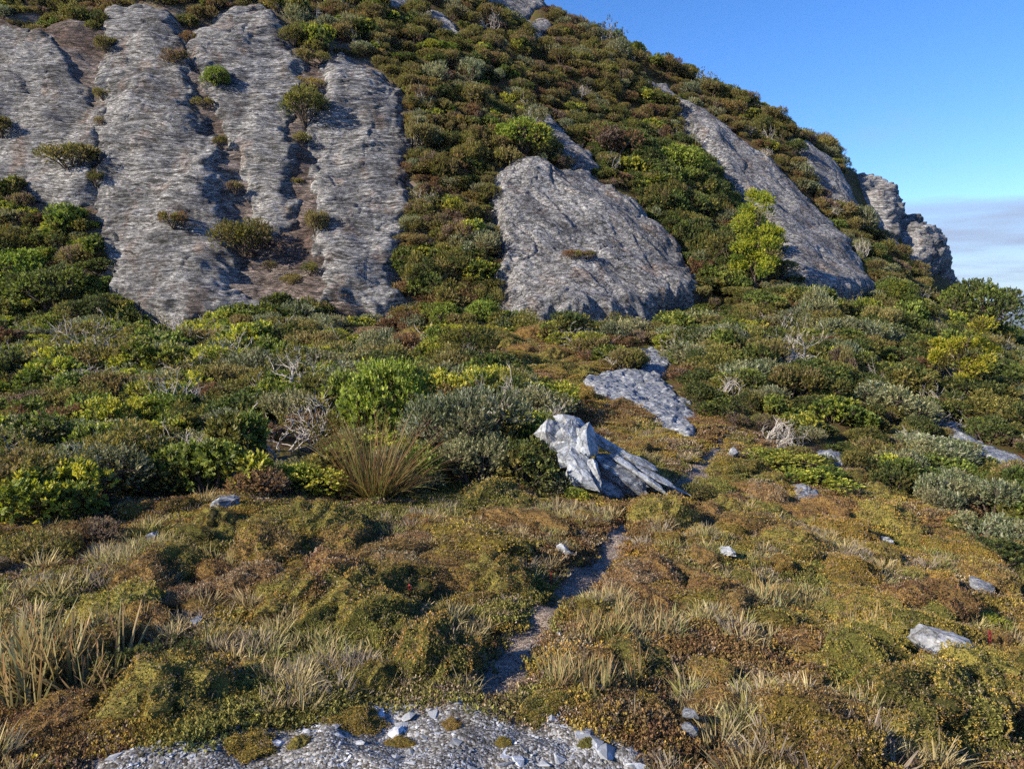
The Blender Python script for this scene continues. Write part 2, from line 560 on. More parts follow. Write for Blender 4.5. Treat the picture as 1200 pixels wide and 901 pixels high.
def leaf_material(name, var=.13, trans=.36, rough=.55, hue=.014):
    m, nt, N, L = mat_base(name)
    out = N('ShaderNodeOutputMaterial')
    at = N('ShaderNodeAttribute'); at.attribute_name = 'Col'
    oi = N('ShaderNodeObjectInfo')
    hs = N('ShaderNodeHueSaturation')
    mh = N('ShaderNodeMapRange'); mh.inputs['To Min'].default_value = .5 - hue; mh.inputs['To Max'].default_value = .5 + hue
    L(oi.outputs['Random'], mh.inputs['Value'])
    L(mh.outputs[0], hs.inputs['Hue'])
    wn = N('ShaderNodeTexWhiteNoise'); wn.noise_dimensions = '1D'
    L(oi.outputs['Random'], wn.inputs['W'])
    mv = N('ShaderNodeMapRange'); mv.inputs['To Min'].default_value = 1 - var * 1.6; mv.inputs['To Max'].default_value = 1 + var * 1.9
    L(wn.outputs['Value'], mv.inputs['Value'])
    L(mv.outputs[0], hs.inputs['Value'])
    L(at.outputs['Color'], hs.inputs['Color'])
    bs = N('ShaderNodeBsdfPrincipled')
    bs.inputs['Roughness'].default_value = rough
    bs.inputs['Specular IOR Level'].default_value = .3
    L(hs.outputs[0], bs.inputs['Base Color'])
    tr = N('ShaderNodeBsdfTranslucent')
    br = N('ShaderNodeHueSaturation'); br.inputs['Value'].default_value = 1.5; br.inputs['Saturation'].default_value = 1.1
    L(hs.outputs[0], br.inputs['Color']); L(br.outputs[0], tr.inputs['Color'])
    mx = N('ShaderNodeMixShader'); mx.inputs[0].default_value = trans
    L(bs.outputs[0], mx.inputs[1]); L(tr.outputs[0], mx.inputs[2])
    L(mx.outputs[0], out.inputs[0])
    return m


def moss_bed(name):
    m, nt, N, L = mat_base(name)
    out = N('ShaderNodeOutputMaterial'); bs = N('ShaderNodeBsdfPrincipled')
    bs.inputs['Roughness'].default_value = .95; bs.inputs['Specular IOR Level'].default_value = .1
    at = N('ShaderNodeAttribute'); at.attribute_name = 'Col'
    geo = N('ShaderNodeNewGeometry')
    n = noise_node(N, L, geo.outputs['Position'], 130, 4, .7)
    r = ramp(N, [(.35, (.3, .28, .25)), (.52, (.9, .9, .9)), (.68, (1.7, 1.65, 1.5))])
    L(n.outputs['Fac'], r.inputs[0])
    L(mixc(N, L, 1.0, at.outputs['Color'], r.outputs[0], 'MULTIPLY'), bs.inputs['Base Color'])
    b = N('ShaderNodeBump'); b.inputs['Strength'].default_value = 1; b.inputs['Distance'].default_value = .01
    L(n.outputs['Fac'], b.inputs['Height']); L(b.outputs[0], bs.inputs['Normal'])
    L(bs.outputs[0], out.inputs[0])
    return m


def wood_material(name, c0, c1):
    m, nt, N, L = mat_base(name)
    out = N('ShaderNodeOutputMaterial'); bs = N('ShaderNodeBsdfPrincipled')
    bs.inputs['Roughness'].default_value = .9
    tc = N('ShaderNodeTexCoord')
    n = noise_node(N, L, tc.outputs['Object'], 18, 5, .65)
    r = ramp(N, [(.35, c0), (.65, c1)])
    L(n.outputs['Fac'], r.inputs[0]); L(r.outputs[0], bs.inputs['Base Color'])
    b = N('ShaderNodeBump'); b.inputs['Strength'].default_value = .6; b.inputs['Distance'].default_value = .02
    L(n.outputs['Fac'], b.inputs['Height']); L(b.outputs[0], bs.inputs['Normal'])
    L(bs.outputs[0], out.inputs[0])
    return m


def ground_material():
    m, nt, N, L = mat_base('heath_ground')
    out = N('ShaderNodeOutputMaterial'); bs = N('ShaderNodeBsdfPrincipled')
    bs.inputs['Roughness'].default_value = .95
    bs.inputs['Specular IOR Level'].default_value = .1
    geo = N('ShaderNodeNewGeometry'); vec = geo.outputs['Position']
    at = N('ShaderNodeAttribute'); at.attribute_name = 'Col'      # r: bare cliff ledge, g: moss, b: free
    sep = N('ShaderNodeSeparateColor'); L(at.outputs['Color'], sep.inputs[0])
    n1 = noise_node(N, L, vec, 1.3, 5, .6)
    n2 = noise_node(N, L, vec, 38, 6, .75)
    n3 = noise_node(N, L, vec, 7, 5, .65)
    r1 = ramp(N, [(.35, (.035, .024, .014)), (.5, (.075, .050, .026)), (.66, (.15, .105, .05))])
    L(n2.outputs['Fac'], r1.inputs[0])
    r2 = ramp(N, [(.35, (.03, .028, .01)), (.5, (.07, .065, .018)), (.68, (.14, .12, .035))])
    L(n2.outputs['Fac'], r2.inputs[0])
    rm = ramp(N, [(.42, (0, 0, 0)), (.58, (1, 1, 1))])
    L(n1.outputs['Fac'], rm.inputs[0])
    c = mixc(N, L, rm.outputs[0], r1.outputs[0], r2.outputs[0])
    # bare ledges and gullies of the cliff: pinkish brown rock and soil
    mp = N('ShaderNodeMapping'); mp.inputs['Scale'].default_value = (.8, .8, 4.0); L(vec, mp.inputs[0])
    n4 = noise_node(N, L, mp.outputs[0], 2.5, 8, .7, .5)
    r4 = ramp(N, [(.32, (.035, .028, .024)), (.48, (.13, .105, .09)), (.62, (.24, .20, .175)), (.75, (.34, .32, .30))])
    L(n4.outputs['Fac'], r4.inputs[0])
    c = mixc(N, L, sep.outputs[0], c, r4.outputs[0])
    L(c, bs.inputs['Base Color'])
    b = N('ShaderNodeBump'); b.inputs['Strength'].default_value = .8; b.inputs['Distance'].default_value = .02
    L(n2.outputs['Fac'], b.inputs['Height'])
    b2 = N('ShaderNodeBump'); b2.inputs['Strength'].default_value = .6; b2.inputs['Distance'].default_value = .12
    L(n4.outputs['Fac'], b2.inputs['Height']); L(b.outputs[0], b2.inputs['Normal'])
    L(b2.outputs[0], bs.inputs['Normal'])
    L(bs.outputs[0], out.inputs[0])
    return m


def gravel_material(name, stops, scale=60):
    m, nt, N, L = mat_base(name)
    out = N('ShaderNodeOutputMaterial'); bs = N('ShaderNodeBsdfPrincipled')
    bs.inputs['Roughness'].default_value = .9
    bs.inputs['Specular IOR Level'].default_value = .2
    geo = N('ShaderNodeNewGeometry'); vec = geo.outputs['Position']
    v = N('ShaderNodeTexVoronoi'); v.distance = 'MANHATTAN'; v.inputs['Scale'].default_value = scale; v.inputs['Randomness'].default_value = 1
    L(vec, v.inputs['Vector'])
    wn = N('ShaderNodeTexWhiteNoise'); wn.noise_dimensions = '3D'; L(v.outputs['Position'], wn.inputs['Vector'])
    n2 = noise_node(N, L, vec, 3.5, 5, .6)
    n3 = noise_node(N, L, vec, 120, 3, .6)
    ad = N('ShaderNodeMath'); ad.operation = 'MULTIPLY_ADD'; ad.inputs[1].default_value = .55
    L(wn.outputs['Value'], ad.inputs[0])
    mm = N('ShaderNodeMath'); mm.operation = 'MULTIPLY'; mm.inputs[1].default_value = .5; L(n2.outputs['Fac'], mm.inputs[0])
    L(mm.outputs[0], ad.inputs[2])
    r = ramp(N, stops); L(ad.outputs[0], r.inputs[0])
    oi = N('ShaderNodeObjectInfo')
    mv = N('ShaderNodeMapRange'); mv.inputs['To Min'].default_value = .6; mv.inputs['To Max'].default_value = 1.4
    L(oi.outputs['Random'], mv.inputs['Value'])
    hs = N('ShaderNodeHueSaturation'); L(mv.outputs[0], hs.inputs['Value']); L(r.outputs[0], hs.inputs['Color'])
    L(hs.outputs[0], bs.inputs['Base Color'])
    b = N('ShaderNodeBump'); b.inputs['Strength'].default_value = .8; b.inputs['Distance'].default_value = .004
    inv = N('ShaderNodeMath'); inv.operation = 'SUBTRACT'; inv.inputs[0].default_value = 1; L(v.outputs['Distance'], inv.inputs[1])
    L(inv.outputs[0], b.inputs['Height'])
    b2 = N('ShaderNodeBump'); b2.inputs['Strength'].default_value = .5; b2.inputs['Distance'].default_value = .006
    L(n3.outputs['Fac'], b2.inputs['Height']); L(b.outputs[0], b2.inputs['Normal'])
    L(b2.outputs[0], bs.inputs['Normal'])
    L(bs.outputs[0], out.inputs[0])
    return m


ROCK = [rock_material('layered_rock', 0), rock_material('slab_rock', 1), rock_material('stained_rock', 2), rock_material('blue_grey_rock', 3), rock_material('white_quartz', 4)]
LEAF = leaf_material('shrub_leaf')
BLADE = leaf_material('grass_blade', var=.14, trans=.35, rough=.6, hue=.015)
MOSS = leaf_material('moss_leaf', var=.15, trans=.22, rough=.8, hue=.02)
BARK = wood_material('shrub_bark', (.035, .024, .017), (.11, .085, .065))
DEADWOOD = wood_material('bleached_wood', (.22, .20, .185), (.46, .44, .42))
MOSSBED = moss_bed('moss_bed')
SOIL = wood_material('peat_core', (.02, .015, .008), (.06, .045, .022))

# ------------------------------------------------------------------ terrain
def build_ground():
    ys = [-5.0]
    while ys[-1] < 430:
        y = ys[-1]
        ys.append(y + (0.25 if y < 1.6 else max(.022, .0076 * y) if y < 66 else .06 * (y - 58)))
    ys = np.array(ys)
    nu = 540
    u = np.linspace(-1, 1, nu)
    u = .62 * u + .38 * u ** 3
    Y = np.repeat(ys[:, None], nu, 1)
    X = u[None] * (5.5 + 1.12 * np.maximum(ys, 0))[:, None]
    Z = ground(X.ravel(), Y.ravel())
    x, y = X.ravel(), Y.ravel()
    sm = slab_mask(x, y)
    Z = Z - .40 * sstep(.0, .5, sm)
    near = (y < 12)
    Z = Z + np.where(near, fbm(x * 11, y * 11, 3.0, 2) * .008, 0)
    cliff = sstep(25.5, 27.5, y - .04 * x) * sstep(46, 36, y) * sstep(1.5, -3.5, x + (y - 30) * .12)
    cl = np.zeros((len(x), 3)); cl[:, 0] = np.clip(cliff * (0.75 + .8 * fbm(x * .7, y * .7, 5, 3)), 0, 1)
    nr = len(ys)
    i = np.arange(nr - 1)[:, None] * nu + np.arange(nu - 1)[None]
    F = np.stack([i, i + 1, i + 1 + nu, i + nu], -1).reshape(-1, 4)
    me = mesh_from('hillside_ground', np.stack([x, y, Z], 1), F, [ground_material()], True, cl)
    o = link('hillside_ground', me)
    tag(o, 'brown peaty ground of the ridge rising into the mountain', kind='structure')
    return o


GROUND = build_ground()


def normal_at(x, y, e=.6):
    gx = (base_h(x + e, y) - base_h(x - e, y)) / (2 * e)
    gy = (base_h(x, y + e) - base_h(x, y - e)) / (2 * e)
    n = np.stack([-gx, -gy, np.ones_like(gx)], -1)
    return n / np.linalg.norm(n, axis=-1, keepdims=True)


def worley(x, y, z, seed=0):
    """nearest jittered cell: its hash, the offset from its seed and how near the border is"""
    xi, yi, zi = np.floor(x).astype(int), np.floor(y).astype(int), np.floor(z).astype(int)
    f1 = np.full(x.shape, 9.0); f2 = np.full(x.shape, 9.0)
    hid = np.zeros(x.shape, int); off = np.zeros(x.shape + (3,))
    for a in (-1, 0, 1):
        for b in (-1, 0, 1):
            for c in (-1, 0, 1):
                h = _perm[_perm[_perm[(xi + a + seed) & 255] + ((yi + b) & 255)] + ((zi + c) & 255)]
                d = np.stack([x - xi - a - .5 - .42 * _g[h, 0], y - yi - b - .5 - .42 * _g[h, 1], z - zi - c - .5 - .42 * _g[h, 2]], -1)
                r = np.sqrt((d ** 2).sum(-1))
                near = r < f1
                f2 = np.where(near, f1, np.minimum(f2, r))
                off[near] = d[near]; hid = np.where(near, h, hid); f1 = np.where(near, r, f1)
    return hid, off, f2 - f1


def facets(x, y, z, tilt, step, seed=0):
    """broken angular relief: every cell is a tilted plane of its own"""
    h, d, e = worley(x, y, z, seed)
    g = _g[(h * 7 + 13) & 255]
    return tilt * (d * g).sum(-1) + step * _g[(h * 5 + 3) & 255, 0]


def rock_disp(p, style, key):
    x, y, z = p[:, 0], p[:, 1], p[:, 2]
    if style in (0, 2):
        q = z + .05 * x + .22 * perlin(x * .3, y * .3, z * .3)
        d = fbm(x * .38, y * .26, z * .035 + 3, 2) * .40
        big = 1.5 if SLABS[key][0] in 'qQ' else 1.0
        d = d + np.tanh(6 * perlin(x * .30, y * .3, q * 1.5)) * .07 * big + np.tanh(6 * perlin(x * .45, y * .4, q * 3.4 + 5)) * .055 * big
        d = d + np.tanh(4 * perlin(x * .8, y * .8, q * 6.5 + 9)) * .035 * big + np.tanh(4 * perlin(x * 1.5, y * 1.5, q * 11 + 2)) * .02 * big
        if big > 1:
            d = d + facets(x * .35, y * .35, q * .6, .35, .12, 2)
        d = d + facets(x * .8, y * .8, q * 1.6, .06, .03, 3) + facets(x * 1.9, y * 1.9, q * 6, .025, .012, 5)
        j = np.abs(perlin(x * .55 + 4, y * .3, z * .10))
        return d - .03 * np.exp(-(j / .02) ** 2)
    if style == 1:
        q = .7 * x + .3 * y + .8 * z
        s = fbm(x * .3, y * .3, z * .25, 2) * .28
        s = s + facets(x * .8 + z * .3, y * .8, q * 1.3, .06, .02, 7) + facets(x * 2.2, y * 2.2, q * 3.2, .03, .012, 9)
        s = s + np.tanh(3 * perlin(x * .5, y * 1.2, q * 3.5)) * .03 + fbm(x * 3, y * 3, z * 3, 2) * .02
        j = np.abs(perlin(x * .28 + 4, y * .28, z * .28))
        return s - .08 * np.exp(-(j / .015) ** 2)
    q = .6 * x - .5 * y + z
    return fbm(x * .9, y * .9, z, 2) * .05 + facets(x * 2.2, y * 2.2, q * 3, .07, .018, 11) + facets(x * 6, y * 6, q * 9, .03, .008, 12)


def build_slab(key, poly_px, label, bulge, style):
    k = [s[0] for s in SLABS].index(key)
    W = SLAB_XY[k]
    c = W.mean(0)
    n = normal_at(np.array([c[0]]), np.array([c[1]]), 1.5)[0]
    t = np.cross(n, [0, 0, 1.0]); t /= np.linalg.norm(t)
    s = np.cross(t, n)
    if s[2] < 0:
        s, t = -s, -t
    A = (W - c) @ t; B = (W - c) @ s
    P2 = np.stack([A, B], 1)
    dist = np.hypot(c[0], c[1])
    size = max(np.ptp(A), np.ptp(B))
    res = max(.0018 * dist, .02) if dist < 36 else .0021 * dist
    res *= 1.5 if key == 'K' else 1
    m = .6 + bulge * .4
    ga = np.arange(A.min() - m, A.max() + m, res); gb = np.arange(B.min() - m, B.max() + m, res)
    GA, GB = np.meshgrid(ga, gb)
    a, b = GA.ravel(), GB.ravel()
    sd = sdf_poly(a, b, P2)
    rough = min(.42, size * .05)
    if key in 'LABC':
        sd = sd + .15
    sd = sd + rough * fbm(a * .9 / max(rough * 2, .3), b * .9 / max(rough * 2, .3), k * 3.1, 3)
    base = c[None] + a[:, None] * t + b[:, None] * s
    base[:, 2] = base_h(base[:, 0], base[:, 1])
    nn = normal_at(base[:, 0], base[:, 1], 1.2)
    nn = nn * .8 + n * .2; nn /= np.linalg.norm(nn, axis=1)[:, None]
    w = max(.08, bulge * .55)
    prof = np.where(sd > 0, bulge * (1 - np.exp(-sd / w)) + .03, sd * 1.6)
    fade = sstep(-.1, .5 * w + .1, sd)
    far_rel = relief(base[:, 0], base[:, 1])
    P = base + nn * (prof + fade * rock_disp(base, style, k))[:, None]
    P[:, 2] += np.where(sd > 0, far_rel * .6, far_rel)
    nb, na = GA.shape
    i = np.arange(nb - 1)[:, None] * na + np.arange(na - 1)[None]
    F = np.stack([i, i + 1, i + 1 + na, i + na], -1).reshape(-1, 4)
    lim = -(.25 + .2 * bulge)
    keep = (sd[F] > lim).all(1)
    F = F[keep]
    used = np.unique(F)
    remap = np.zeros(len(P), int); remap[used] = np.arange(len(used))
    org = np.array([c[0], c[1], P[used][:, 2].min()])
    F = remap[F]
    e1 = P[used][F[:1, 1]] - P[used][F[:1, 0]]; e2 = P[used][F[:1, 3]] - P[used][F[:1, 0]]
    if (np.cross(e1, e2) @ n)[0] < 0:
        F = F[:, ::-1]
    me = mesh_from('rock_slab', P[used] - org, F, [ROCK[style]], True)
    o = link('rock_slab' if style in (1, 3) else 'rock_buttress', me, loc=org)
    tag(o, label, 'rock slab' if style in (1, 3) else 'cliff', 'bare rock faces of the mountain' if dist > 22 else 'flat rock slabs in the heath', 'thing')
    return o


for sdef in SLABS:
    build_slab(*sdef)


# ------------------------------------------------------------------ path and gravel
def build_path():
    C = PATH_C
    d = np.gradient(C[:, :2], axis=0); d /= np.linalg.norm(d, axis=1)[:, None]
    nrm = np.stack([-d[:, 1], d[:, 0]], 1)
    # resample along the length
    seg = np.r_[0, np.cumsum(np.linalg.norm(np.diff(C[:, :2], axis=0), axis=1))]
    tt = np.arange(0, seg[-1], .03)
    cx = np.interp(tt, seg, C[:, 0]); cy_ = np.interp(tt, seg, C[:, 1]); w = np.interp(tt, seg, C[:, 2])
    nx = np.interp(tt, seg, nrm[:, 0]); ny = np.interp(tt, seg, nrm[:, 1])
    K = 25
    v = np.linspace(-1, 1, K)
    ww = w * (1.12 + .30 * fbm(tt * 1.6, 0 * tt, 2.2, 3))
    X = cx[:, None] + nx[:, None] * v[None] * ww[:, None]
    Y = cy_[:, None] + ny[:, None] * v[None] * ww[:, None]
    Z = ground(X.ravel(), Y.ravel()).reshape(X.shape)
    edge = 1 - np.abs(v)[None]
    Z = Z + np.where(edge > .12, .016, -.03) + .012 * fbm(X * 9, Y * 9, 1, 3) - .03 * sstep(0, .8, edge)
    Z = np.maximum(Z, ground(X.ravel(), Y.ravel()).reshape(X.shape) + np.where(edge > .1, .006, -.04))
    n = len(tt)
    i = np.arange(n - 1)[:, None] * K + np.arange(K - 1)[None]
    F = np.stack([i, i + 1, i + 1 + K, i + K], -1).reshape(-1, 4)[:, ::-1]
    mat = gravel_material('path_gravel', [(.22, (.04, .031, .024)), (.45, (.125, .098, .080)), (.62, (.235, .19, .16)), (.80, (.42, .365, .325))], 140)
    me = mesh_from('path', np.stack([X, Y, Z], -1).reshape(-1, 3), F, [mat], True)
    return tag(link('path', me), 'narrow trodden gravel path winding up between the mounds', kind='structure')


def build_gravel():
    lo, hi = GRAVEL[:, :2].min(0) - .2, GRAVEL[:, :2].max(0) + .2
    gx = np.arange(lo[0], hi[0], .016); gy = np.arange(lo[1], hi[1], .016)
    X, Y = np.meshgrid(gx, gy); x, y = X.ravel(), Y.ravel()
    sd = sdf_poly(x, y, GRAVEL) + .10 * fbm(x * 3, y * 3, 8, 4)
    z = ground(x, y) + np.where(sd > 0, .012 * (1 - np.exp(-sd / .05)) + .006, sd * .8) + .010 * fbm(x * 9, y * 9, 2, 3) * (sd > 0)
    na = len(gx)
    i = np.arange(len(gy) - 1)[:, None] * na + np.arange(na - 1)[None]
    F = np.stack([i, i + 1, i + 1 + na, i + na], -1).reshape(-1, 4)
    F = F[(sd[F] > -.06).all(1)]
    used = np.unique(F); rm = np.zeros(len(x), int); rm[used] = np.arange(len(used))
    mat = gravel_material('grey_gravel', [(.2, (.022, .019, .015)), (.42, (.07, .066, .06)), (.6, (.14, .14, .138)), (.82, (.32, .325, .33))], 85)
    me = mesh_from('gravel_patch', np.stack([x, y, z], 1)[used], rm[F], [mat], True)
    return tag(link('gravel_patch', me), 'patch of pale blue-grey stone chips at the start of the path', kind='structure')


PATH = build_path()
GRAVEL_OBJ = build_gravel()


def icosphere(n):
    import bmesh
    bm = bmesh.new()
    bmesh.ops.create_icosphere(bm, subdivisions=n, radius=1)
    V = np.array([v.co[:] for v in bm.verts]); F = np.array([[v.index for v in f.verts] for f in bm.faces])
    bm.free()
    return V, F


ICO2, ICO3, ICO4, ICO5 = icosphere(2), icosphere(3), icosphere(4), icosphere(5)


def facet_rock(r, planes=11, ico=ICO3, jitter=.03, round_=.0):
    """a broken stone: a ball cut by random planes"""
    V, F = ico
    nrm = r.normal(size=(planes, 3)); nrm /= np.linalg.norm(nrm, axis=1)[:, None]
    dd = r.uniform(.55, .9, planes)
    dots = V @ nrm.T
    with np.errstate(divide='ignore'):
        t = np.where(dots > .05, dd / np.maximum(dots, .05), 9)
    rad = np.minimum(t.min(1), 1.0)
    P = V * rad[:, None]
    P = P * (1 + jitter * fbm(P[:, 0] * 3 + r.uniform(0, 50), P[:, 1] * 3, P[:, 2] * 3, 3))[:, None]
    return P, F


stone_mat = gravel_material('stone_chip', [(.2, (.09, .10, .115)), (.45, (.20, .22, .255)), (.65, (.30, .327, .37)), (.85, (.45, .48, .53))], 14)
STONE_ME, PATH_CHIP = [], []


def hull_stone(r, n=13, flat=.4):
    """angular chip: hull of a few random points"""
    import bmesh
    bm = bmesh.new()
    p = unit_rows(r.normal(size=(n, 3))) * r.uniform(.75, 1, (n, 1)) * np.array([1, r.uniform(.5, .85), flat])
    for q in p:
        bm.verts.new(q)
    bmesh.ops.convex_hull(bm, input=bm.verts)
    bmesh.ops.delete(bm, geom=[v for v in bm.verts if not v.link_faces], context='VERTS')
    bm.verts.index_update()
    V = np.array([v.co[:] for v in bm.verts]); F = np.array([[v.index for v in f.verts] for f in bm.faces])
    bm.free()
    return V, F


def unit_rows(v):
    return v / np.linalg.norm(v, axis=1)[:, None]


chip_mat = gravel_material('path_chip', [(.2, (.05, .04, .032)), (.45, (.11, .088, .072)), (.65, (.19, .16, .135)), (.85, (.34, .30, .27))], 14)
for i in range(9):
    r = np.random.default_rng(300 + i)
    V, F = hull_stone(r, 12, r.uniform(.18, .34))
    STONE_ME.append(mesh_from('stone', V, F, [stone_mat], False))
    PATH_CHIP.append(mesh_from('chip', V, F, [chip_mat], False))


def gn_scatter(name, P, rot, scl, idx, protos, parent=None, label=None):
    me = bpy.data.meshes.new(name)
    me.vertices.add(len(P)); me.vertices.foreach_set('co', np.asarray(P, np.float32).ravel())
    for nm, ty, key, arr in (('rot', 'FLOAT_VECTOR', 'vector', rot), ('scl', 'FLOAT', 'value', scl), ('idx', 'INT', 'value', idx)):
        at = me.attributes.new(nm, ty, 'POINT')
        at.data.foreach_set(key, np.asarray(arr, np.int32 if ty == 'INT' else np.float32).ravel())
    col = bpy.data.collections.new(name + '_sources')
    for i, pm in enumerate(protos):
        o = bpy.data.objects.new('%s_source_%03d' % (name, i), pm)
        col.objects.link(o)
    ng = bpy.data.node_groups.new(name + '_scatter', 'GeometryNodeTree')
    ng.interface.new_socket('Geometry', in_out='INPUT', socket_type='NodeSocketGeometry')
    ng.interface.new_socket('Geometry', in_out='OUTPUT', socket_type='NodeSocketGeometry')
    N, L = ng.nodes.new, ng.links.new
    gi, go = N('NodeGroupInput'), N('NodeGroupOutput')
    ci = N('GeometryNodeCollectionInfo')
    ci.inputs['Collection'].default_value = col
    ci.inputs['Separate Children'].default_value = True
    ci.inputs['Reset Children'].default_value = True
    iop = N('GeometryNodeInstanceOnPoints')
    iop.inputs['Pick Instance'].default_value = True

    def attr(nm, ty):
        n = N('GeometryNodeInputNamedAttribute'); n.data_type = ty
        n.inputs['Name'].default_value = nm
        return n.outputs['Attribute']
    L(gi.outputs[0], iop.inputs['Points'])
    L(ci.outputs[0], iop.inputs['Instance'])
    L(attr('idx', 'INT'), iop.inputs['Instance Index'])
    e2r = N('FunctionNodeEulerToRotation')
    L(attr('rot', 'FLOAT_VECTOR'), e2r.inputs[0]); L(e2r.outputs[0], iop.inputs['Rotation'])
    L(attr('scl', 'FLOAT'), iop.inputs['Scale'])
    L(iop.outputs[0], go.inputs[0])
    o = link(name, me, parent)
    md = o.modifiers.new('scatter', 'NODES'); md.node_group = ng
    tag(o, label, kind='stuff')
    return o


def lay_stones():
    r = np.random.default_rng(41)
    lo, hi = GRAVEL[:, :2].min(0), GRAVEL[:, :2].max(0)
    x = r.uniform(lo[0], hi[0], 21000); y = r.uniform(lo[1], hi[1], 21000)
    sd = sdf_poly(x, y, GRAVEL) + .12 * fbm(x * 3, y * 3, 8, 4)
    k = (sd > -.04) & (fbm(x * 4.5, y * 4.5, 17, 3) > -.22 - .3 * r.random(len(x)))
    x, y, sd = x[k], y[k], sd[k]
    s = .005 + .016 * r.random(len(x)) ** 2.2
    n_big = 250
    big = r.choice(np.nonzero((y > 2.25) & (sd > 0))[0], n_big, replace=False)
    s[big] = .018 + .064 * r.random(n_big) ** 2.2 * np.where(x[big] > -.1, 1.25, .9)
    z = ground(x, y)
    isbig = np.zeros(len(x), bool); isbig[big] = True
    for i in big:
        o = link('stone', STONE_ME[r.integers(9)], GRAVEL_OBJ, (x[i], y[i], z[i] + .008 + s[i] * .12), (r.uniform(-.25, .25), r.uniform(-.25, .25), r.uniform(0, 6.28)), s[i])
    sm = ~isbig
    n = sm.sum()
    rot = np.stack([r.uniform(-.5, .5, n), r.uniform(-.5, .5, n), r.uniform(0, 6.28, n)], 1)
    gn_scatter('chips', np.stack([x[sm], y[sm], z[sm] + .013], 1), rot, s[sm], r.integers(0, 9, n), STONE_ME, GRAVEL_OBJ)
    # loose chips on the path
    i = r.integers(0, len(PATH_C), 2600)
    v = r.uniform(-1, 1, 2600)
    d = np.gradient(PATH_C[:, :2], axis=0); d /= np.linalg.norm(d, axis=1)[:, None]
    px = PATH_C[i, 0] - d[i, 1] * v * PATH_C[i, 2] + r.normal(0, .03, 2600)
    py = PATH_C[i, 1] + d[i, 0] * v * PATH_C[i, 2] + r.normal(0, .03, 2600)
    pz = ground(px, py) + .008
    rot = np.stack([r.uniform(-.5, .5, 2600), r.uniform(-.5, .5, 2600), r.uniform(0, 6.28, 2600)], 1)
    gn_scatter('chips', np.stack([px, py, pz], 1), rot, .004 + .011 * r.random(2600) ** 3, r.integers(0, 9, 2600), PATH_CHIP, PATH)


lay_stones()
# ------------------------------------------------------------------ plant prototypes
def unit(v):
    return v / np.maximum(np.linalg.norm(v, axis=-1, keepdims=True), 1e-9)


class Quads:
    """collects quads with a colour per vertex"""
    def __init__(self):
        self.V, self.F, self.C, self.M, self.n = [], [], [], [], 0

    def add(self, V, F, C, m=0):
        V = np.asarray(V, float)
        self.V.append(V); self.F.append(np.asarray(F) + self.n); self.C.append(np.broadcast_to(C, V.shape))
        self.M.append(np.full(len(F), m)); self.n += len(V)

    def leaves(self, P, A, S, Ln, Wd, C, m=0, fold=.0):
        """diamond leaves: base point, axis, side, length, half width, colour"""
        n = len(P)
        Ln = np.broadcast_to(Ln, n)[:, None]; Wd = np.broadcast_to(Wd, n)[:, None]
        N = np.cross(A, S)
        V = np.stack([P, P + A * Ln * .5 + S * Wd + N * Ln * fold, P + A * Ln, P + A * Ln * .5 - S * Wd + N * Ln * fold], 1).reshape(-1, 3)
        self.add(V, np.arange(4 * n).reshape(-1, 4), np.repeat(C, 4, 0), m)

    def tube(self, pts, r0, r1, C, sides=4, m=1):
        pts = np.asarray(pts, float); n = len(pts)
        d = unit(np.gradient(pts, axis=0))
        ref = np.where(np.abs(d[:, 2:3]) > .9, np.array([[1., 0, 0]]), np.array([[0, 0, 1.]]))
        a = unit(np.cross(d, ref)); b = np.cross(d, a)
        rr = np.linspace(r0, r1, n)
        th = np.arange(sides) * 2 * np.pi / sides
        V = pts[:, None] + rr[:, None, None] * (np.cos(th)[None, :, None] * a[:, None] + np.sin(th)[None, :, None] * b[:, None])
        i = np.arange(n - 1)[:, None] * sides; j = np.arange(sides)[None]
        F = np.stack([i + j, i + (j + 1) % sides, i + sides + (j + 1) % sides, i + sides + j], -1).reshape(-1, 4)
        self.add(V.reshape(-1, 3), F, np.broadcast_to(np.asarray(C, float), (n * sides, 3)), m)

    def blob(self, c, rad, C, r, m=1, squash=1.0):
        V, F = ICO2
        V = V * rad * (1 + .25 * fbm(V[:, 0] * 2 + r.uniform(0, 40), V[:, 1] * 2, V[:, 2] * 2, 2))[:, None] * np.array([1, 1, squash]) + c
        self.add(V, np.c_[F, F[:, 2]], np.broadcast_to(np.asarray(C, float), V.shape), m)

    def mesh(self, name, mats, only=None):
        V, F, C, M = np.concatenate(self.V), np.concatenate(self.F), np.concatenate(self.C), np.concatenate(self.M)
        if only is not None:
            k = M == only
            F = F[k]; used = np.unique(F); rm = np.zeros(len(V), int); rm[used] = np.arange(len(used))
            V, C, F, M = V[used], C[used], rm[F], np.zeros(len(F), int)
            mats = [mats[only]]
        tri = F[:, 2] == F[:, 3]
        me = mesh_poly(name, V, F, tri, mats, C, M)
        return me


